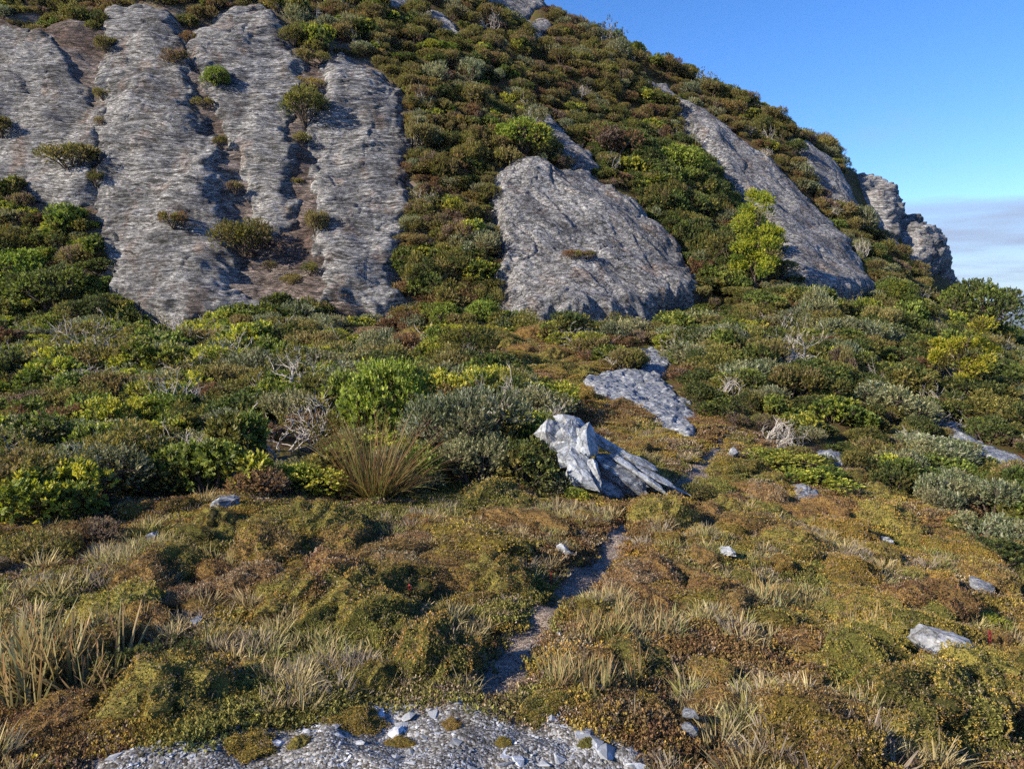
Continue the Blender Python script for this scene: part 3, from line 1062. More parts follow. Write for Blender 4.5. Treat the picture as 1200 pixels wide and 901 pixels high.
def mesh_poly(name, V, F, tri, mats, C, M):
    me = bpy.data.meshes.new(name)
    me.vertices.add(len(V)); me.vertices.foreach_set('co', np.asarray(V, np.float32).ravel())
    tot = np.where(tri, 3, 4).astype(np.int32)
    keep = np.ones(F.shape, bool); keep[tri, 3] = False
    loops = F[keep].astype(np.int32)
    start = np.r_[0, np.cumsum(tot)[:-1]].astype(np.int32)
    me.loops.add(len(loops)); me.loops.foreach_set('vertex_index', loops)
    me.polygons.add(len(F))
    me.polygons.foreach_set('loop_start', start); me.polygons.foreach_set('loop_total', tot)
    for m in mats:
        me.materials.append(m)
    me.polygons.foreach_set('material_index', np.asarray(M, np.int32))
    me.polygons.foreach_set('use_smooth', np.zeros(len(F), bool))
    me.update(calc_edges=True)
    ca = me.color_attributes.new('Col', 'FLOAT_COLOR', 'POINT')
    c = np.ones((len(V), 4), np.float32); c[:, :3] = C
    ca.data.foreach_set('color', c.ravel())
    return me


PAL = {
    'olive': [(.075, .074, .018), (.115, .108, .027), (.155, .138, .038), (.052, .056, .015)],
    'khaki': [(.110, .092, .034), (.150, .122, .046), (.078, .068, .026), (.18, .15, .062)],
    'green': [(.065, .088, .017), (.095, .122, .023), (.140, .162, .034), (.042, .060, .013)],
    'fresh': [(.085, .125, .018), (.12, .165, .026), (.165, .205, .038), (.055, .08, .014)],
    'lime': [(.16, .175, .024), (.21, .215, .032), (.11, .135, .020), (.26, .25, .045)],
    'vivid': [(.22, .25, .022), (.29, .29, .03), (.15, .19, .02), (.33, .31, .05)],
    'silver': [(.080, .095, .045), (.125, .145, .080), (.21, .22, .15), (.055, .07, .03)],
    'sage': [(.115, .12, .058), (.165, .165, .085), (.08, .087, .040), (.21, .20, .11)],
    'rust': [(.120, .072, .034), (.096, .058, .028), (.156, .101, .047), (.070, .044, .023)],
    'purple': [(.095, .068, .052), (.125, .092, .070), (.07, .052, .038), (.15, .115, .082)],
    'dark': [(.040, .055, .015), (.058, .074, .020), (.028, .040, .011), (.080, .092, .026)],
    'moss': [(.140, .104, .024), (.182, .134, .030), (.098, .078, .019), (.225, .160, .040)],
    'gold': [(.19, .145, .030), (.23, .165, .034), (.14, .112, .024), (.26, .18, .05)],
    'redmoss': [(.128, .079, .031), (.101, .065, .026), (.160, .105, .040), (.081, .055, .021)],
    'greenmoss': [(.094, .094, .024), (.124, .120, .031), (.068, .068, .019), (.155, .142, .040)],
    'litter': [(.105, .078, .048), (.155, .118, .075), (.06, .045, .028), (.24, .195, .14)],
}


for k_ in PAL:
    PAL[k_] = [tuple(min(.42, v * 1.22) for v in c) for c in PAL[k_]]


def pick(r, pal, n, w=None):
    p = np.array(PAL[pal] if isinstance(pal, str) else pal)
    c = p[r.choice(len(p), n, p=w)]
    return c * r.uniform(.8, 1.22, (n, 1))


def shoots(Q, r, P, A, length, per, ln, wd, pal, splay=.9, tip=1.25, m=0, mul=None):
    """leafy shoots: per leaves in a spiral along each axis"""
    n = len(P)
    base = pick(r, pal, n)
    if mul is not None:
        base = base * mul[:, None]
    for j in range(per):
        f = (j + .5) / per
        ang = r.uniform(0, 6.28, n) + j * 2.4
        ref = np.where(np.abs(A[:, 2:3]) > .85, np.array([[1., 0, 0]]), np.array([[0, 0, 1.]]))
        e1 = unit(np.cross(A, ref)); e2 = np.cross(A, e1)
        rad = np.cos(ang)[:, None] * e1 + np.sin(ang)[:, None] * e2
        sp = splay * (1.15 - .6 * f)
        ax = unit(A + rad * sp + r.normal(0, .12, (n, 3)))
        sd = unit(np.cross(ax, A) + r.normal(0, .15, (n, 3)))
        L = ln * r.uniform(.7, 1.25, n)
        C = base * (1 + (tip - 1) * f) * r.uniform(.85, 1.15, (n, 1))
        Q.leaves(P + A * (length * f), ax, sd, L, wd * L / ln * r.uniform(.8, 1.15, n), C, m, .06)


def shrub(seed, R=.5, H=.6, lumps=9, nshoot=420, per=8, ln=.045, wd=.012, slen=.07, pal='olive', pal2=None, splay=.9, spread=1.0, up=.5, holes=0.0, twigs=70):
    """rounded heath shrub: uneven crown of leafy shoots over woody stems"""
    r = np.random.default_rng(seed)
    Q = Quads()
    ang = r.uniform(0, 6.28, lumps); rr = np.sqrt(r.random(lumps)) * R * .80 * spread
    cz = H * (.45 + .35 * r.random(lumps)) * (1 - .35 * (rr / R) ** 2)
    cen = np.stack([rr * np.cos(ang), rr * np.sin(ang), cz], 1)
    rad = R * r.uniform(.17, .44, lumps)
    cen[:, 2] = np.minimum(cen[:, 2], H - rad * .8)
    k = r.integers(0, lumps, nshoot * 3)
    d = unit(r.normal(size=(nshoot * 3, 3)) + np.array([0, 0, .45]))
    deep = np.where(r.random(nshoot * 3) < .30, r.uniform(.30, .75, nshoot * 3), r.uniform(.78, 1.06, nshoot * 3))
    P = cen[k] + d * (rad[k] * deep)[:, None] * np.array([1, 1, .9])
    dist = np.linalg.norm(P[:, None] - cen[None], axis=2) / rad[None]
    dist[np.arange(len(k)), k] = 9
    ok = (dist.min(1) > .62) & (P[:, 2] > .03)
    if holes:
        ok &= fbm(P[:, 0] * 5, P[:, 1] * 5, P[:, 2] * 5 + seed, 2) > -holes
    P, d, k = P[ok][:nshoot], d[ok][:nshoot], k[ok][:nshoot]
    A = unit(d + np.array([0, 0, up]) + r.normal(0, .22, d.shape))
    pk = r.random(lumps) < (.35 if pal2 else 0)
    for flag, pl in ((False, pal), (True, pal2)):
        s = pk[k] == flag
        if s.any() and pl:
            shoots(Q, r, P[s], A[s], slen, per, ln, wd, pl, splay)
    bc = (.06, .045, .033)
    for i in range(lumps):
        mid = cen[i] * np.array([.5, .5, .45]) + r.normal(0, .03, 3)
        Q.tube([(cen[i, 0] * .1, cen[i, 1] * .1, -.12), mid, cen[i]], .018, .008, bc, 4)
    for i in range(twigs):
        j = r.integers(len(P))
        b = cen[k[j]]
        Q.tube([b, (b + P[j]) / 2 + r.normal(0, .02, 3), P[j] + A[j] * slen], .006, .003, bc, 3)
    return Q


def dead_shrub(seed, H=.8, n=7, spread=.6, leafy=None):
    """bleached bare branches, forked and crooked, some still with leaf tufts"""
    r = np.random.default_rng(seed)
    Q = Quads()
    tips = []

    def grow(p, d, L, rad, lev):
        pts_ = [p]
        for s in range(4):
            d = unit(d + r.normal(0, .22, 3) + np.array([0, 0, .08]))
            p = p + d * L / 4
            pts_.append(p)
        Q.tube(pts_, rad, rad * .55, (.3, .28, .26), 4 if lev < 2 else 3)
        if lev < 3:
            for c in range(r.integers(2, 4)):
                grow(pts_[r.integers(2, 5)], unit(d + r.normal(0, .55, 3)), L * r.uniform(.55, .8), rad * .58, lev + 1)
        else:
            tips.append((p, d))
    for i in range(n):
        a = r.uniform(0, 6.28)
        grow(np.array([.05 * math.cos(a), .05 * math.sin(a), -.08]), unit(np.array([math.cos(a) * spread, math.sin(a) * spread, 1])), H * .48, .016, 0)
    if leafy:
        P = np.array([t[0] for t in tips]); A = unit(np.array([t[1] for t in tips]) + np.array([0, 0, .6]))
        s = r.random(len(P)) < .5
        P, A = np.repeat(P[s], 3, 0) + r.normal(0, .03, (3 * s.sum(), 3)), np.repeat(A[s], 3, 0)
        shoots(Q, r, P, unit(A + r.normal(0, .3, A.shape)), .06, 8, .045, .013, leafy)
    return Q


def cushion(seed, R=.35, H=.2, n=2400, ln=.015, wd=.0045, pal='moss', pal2=None, lump=.35):
    """dense low mound of tiny leaves over a peaty core"""
    r = np.random.default_rng(seed)
    Q = Quads()
    off = r.uniform(0, 50)
    ex = r.uniform(.75, 1.25)

    def surf(D):
        nz = fbm(D[:, 0] * 1.6 + off, D[:, 1] * 1.6, D[:, 2] * 1.6, 4)
        rad = 1 + lump * nz
        return D * rad[:, None] * np.array([R * ex, R / ex, H])
    V, F = ICO4
    S = surf(V); S[:, 2] = np.where(V[:, 2] < 0, S[:, 2] * .6, S[:, 2])
    Q.add(S * .93, np.c_[F, F[:, 2]], np.broadcast_to(np.array(PAL[pal][2]), S.shape), 1)
    z = r.uniform(-.12, 1, n); a = r.uniform(0, 6.28, n); h = np.sqrt(1 - z * z)
    D = np.stack([h * np.cos(a), h * np.sin(a), z], 1)
    P = surf(D)
    e = .02
    T1 = surf(unit(D + np.stack([-np.sin(a), np.cos(a), 0 * a], 1) * e)) - P
    T2 = surf(unit(D + np.stack([-z * np.cos(a), -z * np.sin(a), h], 1) * e)) - P
    Nn = unit(np.cross(T1, T2))
    A = unit(Nn + np.array([0, 0, .35]) + r.normal(0, .45, P.shape))
    sd = unit(np.cross(A, r.normal(size=P.shape)))
    patch = fbm(P[:, 0] * 5 + off, P[:, 1] * 5, P[:, 2] * 5, 3)
    fine = 1 + .55 * fbm(P[:, 0] * 12, P[:, 1] * 12, P[:, 2] * 12 + off, 2)
    for flag, pl in ((False, pal), (True, pal2)):
        s_ = (patch > .08) == flag if pal2 else np.full(n, not flag)
        if s_.any() and pl:
            dry = (r.random(n) < .10 + .22 * (fbm(P[:, 0] * 9, P[:, 1] * 9 + off, P[:, 2] * 9, 2) > .25))
            shoots(Q, r, P[s_ & dry], A[s_ & dry], ln * 1.1, 3, ln * 1.5, wd * .7, 'litter', 1.3, 1.2)
            for w in range(2):
                q = s_ & ~dry & ((np.arange(n) % 2) == w)
                shoots(Q, r, P[q] - Nn[q] * ln * .7, A[q], ln * .9, 4, ln, wd, np.array(PAL[pl]) * (1.12 if w else .88), 1.0, 1.35, 0, np.clip(fine[q], .55, 1.6))
    return Q


def blades(Q, r, P, D0, L, W, C0, C1, bend, segs=3, m=0):
    """curved tapering blades"""
    n = len(P)
    L = np.broadcast_to(L, n); W = np.broadcast_to(W, n)
    side = unit(np.cross(D0, np.array([0, 0, 1.])) + r.normal(0, .35, (n, 3)))
    p, d = P.copy(), D0.copy()
    rows = []
    for s in range(segs + 1):
        f = s / segs
        w = W * (1 - .9 * f ** 1.6) * (.75 + .5 * min(f * 3, 1) * .5)
        rows.append((p - side * w[:, None], p + side * w[:, None], C0 * (1 - f) + C1 * f))
        d = unit(d + np.array([0, 0, -1.]) * (bend * (.4 + f))[:, None] / segs)
        p = p + d * (L / segs)[:, None]
    V = np.stack([v for a, b, c in rows for v in (a, b)], 1)
    C = np.stack([c for a, b, c in rows for _ in (0, 1)], 1)
    k = 2 * (segs + 1)
    F = []
    for s in range(segs):
        F.append(np.arange(n)[:, None] * k + np.array([2 * s, 2 * s + 1, 2 * s + 3, 2 * s + 2])[None])
    Q.add(V.reshape(-1, 3), np.concatenate(F), C.reshape(-1, 3), m)


STRAW = {
    'straw': ([(.12, .12, .045), (.16, .14, .06), (.20, .17, .08)], [(.34, .28, .15), (.28, .22, .11), (.40, .34, .20)]),
    'greenstraw': ([(.08, .10, .028), (.11, .13, .04)], [(.24, .22, .09), (.18, .18, .06), (.32, .27, .13)]),
    'grey': ([(.14, .12, .085), (.18, .155, .11)], [(.30, .265, .21), (.24, .20, .16)]),
    'fan': ([(.09, .11, .04), (.12, .14, .055), (.16, .17, .08)], [(.26, .20, .09), (.30, .19, .09), (.22, .22, .11), (.34, .25, .13)]),
    'tussock': ([(.08, .105, .026), (.10, .125, .035)], [(.28, .20, .07), (.32, .13, .07), (.17, .18, .055), (.36, .26, .12)]),
}


for k_ in ('straw', 'greenstraw', 'fan'):
    STRAW[k_] = tuple([tuple(v * 1.18 for v in c) for c in g] for g in STRAW[k_])


def tuft(seed, n=60, L=.2, W=.0035, R=.05, pal='straw', spread=.5, bend=.6):
    r = np.random.default_rng(seed)
    Q = Quads()
    a = r.uniform(0, 6.28, n); q = np.sqrt(r.random(n)) * R
    P = np.stack([q * np.cos(a), q * np.sin(a), -.02 + 0 * q], 1)
    a2 = a + r.normal(0, .6, n)
    D = unit(np.stack([np.cos(a2), np.sin(a2), 0 * a], 1) * (spread * r.uniform(.2, 1.2, n))[:, None] + np.array([0, 0, 1.]))
    p0, p1 = STRAW[pal]
    C0, C1 = np.array(p0)[r.integers(len(p0), size=n)], np.array(p1)[r.integers(len(p1), size=n)]
    v = r.uniform(.75, 1.25, (n, 1))
    blades(Q, r, P, D, L * r.uniform(.5, 1.15, n), W * r.uniform(.7, 1.3, n), C0 * v, C1 * v, bend * r.uniform(.2, 1.5, n), 4)
    return Q


def fan_tuft(seed, fans=6, L=.17, R=.09):
    """clump of flat fans of sword-shaped leaves with browned tips"""
    r = np.random.default_rng(seed)
    Q = Quads()
    p0, p1 = STRAW['fan']
    for f in range(fans):
        az = r.uniform(0, 3.14)
        c = np.array([r.normal(0, R * .6), r.normal(0, R * .6), -.01])
        n = r.integers(6, 10)
        t = np.linspace(-.75, .75, n) + r.normal(0, .06, n)
        D = unit(np.stack([np.sin(t) * math.cos(az), np.sin(t) * math.sin(az), np.cos(t)], 1))
        P = c + np.stack([np.sin(t) * .012 * math.cos(az), np.sin(t) * .012 * math.sin(az), 0 * t], 1)
        C0, C1 = np.array(p0)[r.integers(len(p0), size=n)], np.array(p1)[r.integers(len(p1), size=n)]
        blades(Q, r, P, D, L * r.uniform(.65, 1.15, n) * (1 - .2 * np.abs(t)), .0065 * r.uniform(.8, 1.2, n), C0, C1, .25 * r.uniform(0, 1, n), 3)
    return Q


def sprig_patch(seed, R=.09, n=60, ln=.013, wd=.0035, pal='moss', h=.02):
    """scrap of ground cover: tiny leaves and litter"""
    r = np.random.default_rng(seed)
    Q = Quads()
    a = r.uniform(0, 6.28, n); q = np.sqrt(r.random(n)) * R
    z = h * (1 - (q / R) ** 2) * r.random(n)
    P = np.stack([q * np.cos(a), q * np.sin(a), z], 1)
    A = unit(r.normal(0, .5, (n, 3)) + np.array([0, 0, .9]))
    shoots(Q, r, P, A, ln, 4, ln, wd, pal, 1.0, 1.35)
    return Q


MATS_S = [LEAF, BARK]
MATS_D = [LEAF, DEADWOOD]
MATS_C = [MOSS, MOSSBED]
PROTO = {}


def proto(kind, Qs, mats):
    PROTO[kind] = []
    for Q in Qs:
        PROTO[kind].append({'Q': Q, 'mats': mats, 'joined': Q.mesh(kind, mats), 'split': None})


def split_of(p):
    if p['split'] is None:
        has = any((np.asarray(m) == 0).any() for m in p['Q'].M)
        p['split'] = (p['Q'].mesh('foliage', p['mats'], 0) if has else None, p['Q'].mesh('stems', p['mats'], 1))
    return p['split']


proto('heath_shrub', [shrub(100 + i, .5, .50 + .12 * (i % 3), 13, 900, 8, .038, .0095, .08, ['olive', 'khaki', 'olive', 'khaki'][i % 4], ['khaki', 'olive', 'dark', 'purple'][i % 4], .7, up=.8) for i in range(6)], MATS_S)
proto('heath_mat', [shrub(150 + i, .5, .30, 16, 820, 8, .036, .0095, .06, ['khaki', 'rust', 'olive', 'khaki', 'moss'][i], ['rust', 'khaki', 'khaki', 'olive', 'khaki'][i], .8, spread=1.25, up=.8, twigs=30) for i in range(5)], MATS_S)
proto('leafy_shrub', [shrub(200 + i, .5, .6, 9, 520, 9, .060, .017, .07, 'green', 'lime' if i % 2 else 'olive', 1.0, up=.6) for i in range(4)], MATS_S)
proto('yellow_green_shrub', [shrub(250 + i, .5, .5, 12, 680, 8, .042, .013, .06, 'lime', 'green', .9, up=.5) for i in range(3)], MATS_S)
proto('grey_green_shrub', [shrub(300 + i, .5, .6, 10, 720, 8, .042, .010, .09, ['silver', 'sage', 'sage'][i % 3], ['sage', 'silver', 'olive'][i % 3], .75, up=.9) for i in range(4)], MATS_S)
proto('rusty_shrub', [shrub(350 + i, .5, .5, 10, 760, 8, .036, .0095, .07, ['rust', 'purple', 'rust'][i % 3], ['purple', 'khaki', 'olive'][i % 3], .8, up=.7) for i in range(4)], MATS_S)
proto('dark_shrub', [shrub(400 + i, .5, .62, 11, 640, 8, .048, .014, .07, 'dark', 'olive' if i % 2 else 'green', .95, up=.4) for i in range(4)], MATS_S)
proto('leafy_shrub_big', [shrub(220 + i, .5, .55, 30, 2100, 7, .030, .009, .035, 'fresh', 'green' if i else 'lime', 1.0, up=.5, twigs=120) for i in range(2)], MATS_S)
proto('dark_shrub_big', [shrub(420 + i, .5, .55, 30, 2100, 7, .026, .008, .035, 'dark', 'olive' if i else 'green', .95, up=.4, twigs=120) for i in range(2)], MATS_S)
proto('grey_green_shrub_big', [shrub(320, .5, .55, 30, 2000, 7, .028, .007, .045, 'silver', 'sage', .75, up=.9, twigs=120)], MATS_S)
proto('bare_shrub', [dead_shrub(500 + i, .98, 7, .75, 'olive' if i % 2 else None) for i in range(5)], MATS_D)
proto('cushion_plant', [cushion(600 + i, .34, .17 + .05 * (i % 3), 4800, .0100, .0032, pl, pl2) for i, (pl, pl2) in enumerate([('moss', 'olive'), ('redmoss', 'moss'), ('greenmoss', 'moss'), ('moss', 'gold'), ('redmoss', 'rust'), ('olive', 'moss'), ('moss', 'redmoss'), ('rust', 'litter')])], MATS_C)
proto('sedge_tuft', [tuft(700 + i, 62, .115 + .025 * (i % 3), .0056, .055, ['straw', 'greenstraw', 'straw', 'grey'][i % 4], .8, .8) for i in range(8)], [BLADE])
proto('sword_leaf_plant', [fan_tuft(800 + i, 6 + i, .17) for i in range(4)], [BLADE])
proto('sprig', [sprig_patch(900 + i, .09, 120, .0098, .0030, pl) for i, pl in enumerate(['moss', 'redmoss', 'litter', 'olive', 'greenmoss', 'rust', 'gold', 'litter'])], [MOSS])
proto('dead_grass', [tuft(950 + i, 26, .12, .0022, .09, 'grey' if i % 2 else 'straw', 1.6, 1.3) for i in range(4)], [BLADE])

# ------------------------------------------------------------------ placing plants
def plant_rot(r, n, lean):
    """random turn about the upright, the upright leaning a little out from the slope"""
    up = Vector((0, 0, 1)).lerp(Vector(n), lean).normalized()
    q = up.to_track_quat('Z', 'Y')
    return (q.to_matrix().to_4x4() @ Matrix.Rotation(r.uniform(0, 6.28), 4, 'Z')).to_euler()


def place(kind, i, loc, rot, scl, label, cat, group, parts=False, big=False):
    key = kind + '_big' if big and kind + '_big' in PROTO else kind
    p = PROTO[key][i % len(PROTO[key])]
    if not parts:
        o = link(kind, p['joined'], loc=loc, rot=rot, scl=scl)
    else:
        o = link(kind, None, loc=loc, rot=rot, scl=scl)
        o.empty_display_size = .2
        f, s = split_of(p)
        if f is not None:
            link('foliage' if kind != 'cushion_plant' else 'leaves', f, o)
        link('stems' if kind != 'cushion_plant' else 'core', s, o)
    tag(o, label, cat, group)
    return o


def visible(P, h):
    """which plants the photograph could show: in frame and not behind the land"""
    top = P + np.array([0, 0, 1]) * h[:, None]
    px, py, f = project(top)
    ok = (px > -30) & (px < 1230) & (py > -30) & (py < 960) & (P[:, 1] > 1.5)
    t = np.linspace(.05, .97, 36)
    for s in t:
        q = np.array([0, 0, CAM_Z]) + (top - np.array([0, 0, CAM_Z])) * s
        ok &= base_h(q[:, 0], q[:, 1]) < q[:, 2] + .15
    return ok


# low heath: everything in front of the scrub; outlines read off the photograph, laid on the ground
LOW1 = px_poly([(-300, 660), (-100, 632), (40, 622), (130, 600), (250, 596), (330, 606), (420, 600), (520, 588), (600, 580), (655, 588), (700, 580), (660, 520), (640, 480), (585, 438), (500, 415), (420, 412), (392, 398), (430, 384), (560, 392), (640, 405), (690, 432), (760, 455), (820, 500), (850, 512), (900, 528), (950, 548), (1000, 562), (1060, 594), (1120, 640), (1170, 688), (1220, 735), (1350, 800), (1500, 930), (-300, 930)])
LOW1 = np.vstack([LOW1[:-2], [[9, 1.0, 0], [7, -3, 0], [-7, -3, 0], [-7, 1.0, 0]]])
KEYS = [q[0] for q in SLABS]
GULLY = px_poly([(690, 205), (720, 150), (800, 165), (840, 215), (885, 262), (915, 330), (860, 350), (818, 335), (790, 275), (745, 235)])
THICKET = px_poly([(-160, 245), (0, 240), (60, 272), (112, 270), (130, 350), (180, 384), (60, 384), (-160, 384)])
OLIVE = px_poly([(476, 110), (560, 120), (600, 190), (574, 215), (572, 300), (580, 384), (466, 372), (478, 300), (482, 200)])
CLIFF = SLAB_XY[[q[0] for q in SLABS].index('K')]
HEROES = []          # (x, y, radius) kept clear of scattered plants


def scatter_grid(x0, x1, y0, y1, step, r):
    X, Y = np.meshgrid(np.arange(x0, x1, step), np.arange(y0, y1, step))
    x = X.ravel() + r.uniform(-.5, .5, X.size) * step
    y = Y.ravel() + r.uniform(-.5, .5, X.size) * step
    return x, y


ZONE_TEXT = {
    'belt': 'in the scrub belt at the foot of the cliff',
    'hill': 'on the steep hillside above the rock slabs',
    'side': 'on the side slope below the long shaded slab',
    'thicket': 'in the thicket below the cliff wall',
    'gully': 'in the dark gully beside the domed slab',
    'cliff': 'on a ledge of the layered cliff',
}
KIND_TEXT = {
    'heath_shrub': ('olive brown fine-leaved heath shrub', 'heath shrub'),
    'heath_mat': ('low spreading mat of brown-olive heath', 'heath mat'),
    'leafy_shrub': ('fresh green broad-leaved shrub', 'leafy shrub'),
    'yellow_green_shrub': ('bright yellow-green shrub', 'yellow-green shrub'),
    'grey_green_shrub': ('pale grey-green shrub with upright shoots', 'grey-green shrub'),
    'rusty_shrub': ('rusty brown heath shrub', 'rusty shrub'),
    'dark_shrub': ('dark green dense shrub', 'dark shrub'),
    'bare_shrub': ('bleached shrub of bare crooked branches', 'bare shrub'),
}


LAND = []            # named places one can find, used to tell plants apart


def landmark(px, py, text):
    LAND.append((cast(px, py), text))


for a_ in ((60, 120, 'the layered cliff wall'), (200, 370, 'the tallest buttress foot'), (160, 0, 'the tallest buttress head'), (300, 0, 'the rounded buttress head'), (330, 378, 'the stained cliff foot'),
           (420, 55, 'the narrow buttress head'), (430, 380, 'the narrow buttress foot'), (535, 330, 'the shrub gully foot'), (530, 200, 'the shrub gully middle'), (590, 190, 'the domed slab top'), (700, 400, 'the domed slab foot'),
           (818, 340, 'the domed slab edge'), (760, 190, 'the dark gully'), (880, 330, 'the yellow-green tree'), (960, 360, 'the long slab foot'), (800, 105, 'the long slab top'),
           (950, 210, 'the narrow rock strip'), (1020, 280, 'the inner crag rib'), (1090, 335, 'the dark crag'), (1125, 440, 'the spindly tree'), (1150, 540, 'the low grey slab'), (1150, 395, 'the dark skyline bush'), (440, 560, 'the red-tipped tussock'),
           (450, 505, 'the big glossy green bush'), (545, 540, 'the silver-tipped bush'), (300, 575, 'the large rusty bush'), (225, 480, 'the white bare branches'), (345, 460, 'the pale bare branches'), (60, 370, 'the dark thicket'), (60, 480, 'the open scrub belt end'), (130, 560, 'the scrub belt front'),
           (700, 560, 'the white quartz outcrop'), (750, 480, 'the blue-grey slab'), (765, 425, 'the small grey rock patch'), (975, 538, 'the small blue-grey plate'), (960, 575, 'the bright green mat'), (940, 430, 'the upright dead branches'), (1050, 470, 'the side slope middle'), (1048, 375, 'the small light green tree'), (860, 400, 'the yellow-green bush'),
           (600, 10, 'the summit rock slab'), (525, 40, 'the sloping rock strip'), (625, 36, 'the small summit rock patch'), (720, 90, 'the skyline'), (660, 110, 'the upper hillside'), (460, 10, 'the high bare rock patch'), (900, 150, 'the ridge crest')):
    landmark(*a_)
LANDP = None


def whereabouts(p):
    global LANDP
    if LANDP is None:
        LANDP = np.array([q for q, _ in LAND])
    d = np.linalg.norm((LANDP - p) * np.array([1, .8, 1]), axis=1)
    i = int(np.argmin(d))
    dz = p[2] - LANDP[i][2]
    rel = 'just above' if dz > 1.5 else 'just below' if dz < -1.5 else 'close beside' if d[i] < 1.6 else 'a few steps from'
    return rel + ' ' + LAND[i][1]


VARIANT = {
    'heath_shrub': ['olive and khaki', 'khaki brown', 'dark olive', 'khaki and purplish'] + ['olive and khaki', 'khaki brown'],
    'heath_mat': ['khaki', 'rusty', 'olive', 'khaki-green', 'mossy gold'], 'leafy_shrub': ['green and olive', 'green and yellowish', 'green and olive', 'green and yellowish'],
    'yellow_green_shrub': ['bright', 'bright', 'bright'], 'grey_green_shrub': ['silvery', 'sage', 'sage-olive', 'silvery'], 'rusty_shrub': ['rust', 'purplish brown', 'rust-olive', 'rust'],
    'dark_shrub': ['dark green', 'dark olive', 'dark green', 'dark olive'], 'bare_shrub': ['leafless', 'sparsely leaved', 'leafless', 'sparsely leaved', 'leafless'],
}
NOUN = {'heath_shrub': 'heath shrub', 'heath_mat': 'heath mat', 'leafy_shrub': 'leafy shrub', 'yellow_green_shrub': 'yellow-green shrub', 'grey_green_shrub': 'upright-shooted shrub', 'rusty_shrub': 'heath shrub', 'dark_shrub': 'dense shrub', 'bare_shrub': 'bleached branchy shrub'}


def hero(kind, px, py, rpx, label, hfac=1.0, i=0, parts=True, lift=0.0, wide=1.0, cat=None):
    """one plant of its own, placed where the photograph shows its foot"""
    P = cast(px, py)
    D = P[1]
    R = rpx * D / F_PX
    r = np.random.default_rng(int(px * 7 + py))
    z = float(ground(np.array([P[0]]), np.array([P[1]]))[0])
    sc = R / .5
    n = normal_at(np.array([P[0]]), np.array([P[1]]))[0]
    loc = np.array([P[0], P[1], z]) + n * lift
    o = place(kind, i, loc, plant_rot(r, n, .15), (sc * wide, sc, sc * hfac), label, cat or KIND_TEXT[kind][1], None, parts, sc > 1.3)
    HEROES.append((P[0], P[1], R * wide * (.8 if R < 1.2 else .55)))
    return o


# single shrubs one could point at
hero('leafy_shrub', 452, 520, 62, 'big glossy green rounded bush beside the silver-tipped bush', 1.4, 1)
hero('leafy_shrub', 415, 505, 40, 'smaller green bush leaning on the big glossy green bush', 1.35, 2)
hero('grey_green_shrub', 545, 545, 66, 'broad silver-tipped green bush beside the white quartz outcrop', 1.2, 0, wide=1.25)
hero('dark_shrub', 615, 572, 42, 'dark green bush pressed against the white quartz outcrop', 1.15, 1)
hero('leafy_shrub', 675, 588, 16, 'tiny green shrub at the foot of the white quartz outcrop', .9, 1)
hero('grey_green_shrub', 500, 575, 30, 'small grey-green shrub between the tussock and the silver-tipped bush', .8, 1)
hero('rusty_shrub', 312, 585, 45, 'large rusty brown heath bush next to the red-tipped tussock', .85, 0)
hero('rusty_shrub', 255, 500, 30, 'dark rusty shrub below the bare white branches', .9, 2)
hero('bare_shrub', 225, 490, 34, 'white bare branches standing in the middle of the scrub belt', 1.0, 0)
hero('bare_shrub', 345, 470, 36, 'pale bare branches below the brown stained cliff foot', 1.2, 1)
hero('bare_shrub', 152, 480, 26, 'low fan of grey bare branches in the scrub belt', .9, 2)
hero('bare_shrub', 270, 560, 24, 'short grey dead branches beside the large rusty bush', .8, 3)
hero('bare_shrub', 930, 440, 22, 'upright whitish bare branches on the side slope', 1.5, 1)
hero('bare_shrub', 950, 425, 20, 'upright dead branches with brown remains on the side slope', 1.5, 3)
hero('rusty_shrub', 985, 445, 16, 'narrow upright brown dead shrub on the side slope', 2.2, 1)
hero('yellow_green_shrub', 918, 548, 36, 'bright green mat-like shrub upslope of the thin rock ledge', .6, 0, wide=1.3)
hero('yellow_green_shrub', 965, 572, 42, 'widest stretch of the bright green creeping mat', .55, 1, wide=1.3)
hero('yellow_green_shrub', 1022, 600, 32, 'lower tail of the bright green creeping mat', .5, 2, wide=1.4)
hero('yellow_green_shrub', 560, 396, 50, 'low yellow-green bush at the foot of the shrub-filled gully', .35, 2, wide=1.2)
hero('yellow_green_shrub', 860, 395, 34, 'yellow-green bush just below the big domed slab', .7, 1)
hero('grey_green_shrub', 842, 420, 34, 'pale sage bush of upright shoots below the domed slab', 1.0, 2)
hero('grey_green_shrub', 900, 480, 24, 'sage rounded bush among brown shrubs on the side slope', .9, 1)
hero('grey_green_shrub', 1090, 545, 40, 'wide pale sage bush above the low grey slab', .8, 2, wide=1.3)
hero('leafy_shrub', 520, 372, 26, 'dark green bush hard against the narrow buttress foot', 1.2, 1)
hero('leafy_shrub', 565, 372, 22, 'rounded green bush between the gully and the domed slab', 1.2, 3)
hero('leafy_shrub', 610, 185, 34, 'fresh green bush just above the domed slab', .9, 0)
hero('leafy_shrub', 512, 68, 22, 'light green bush in the brown heath above the narrow buttress', .7, 2)
hero('leafy_shrub', 790, 205, 34, 'green bush with pale new leaves at the head of the dark gully', .9, 3)
hero('rusty_shrub', 720, 190, 34, 'reddish brown bush in the dark gully above the domed slab', .9, 0)
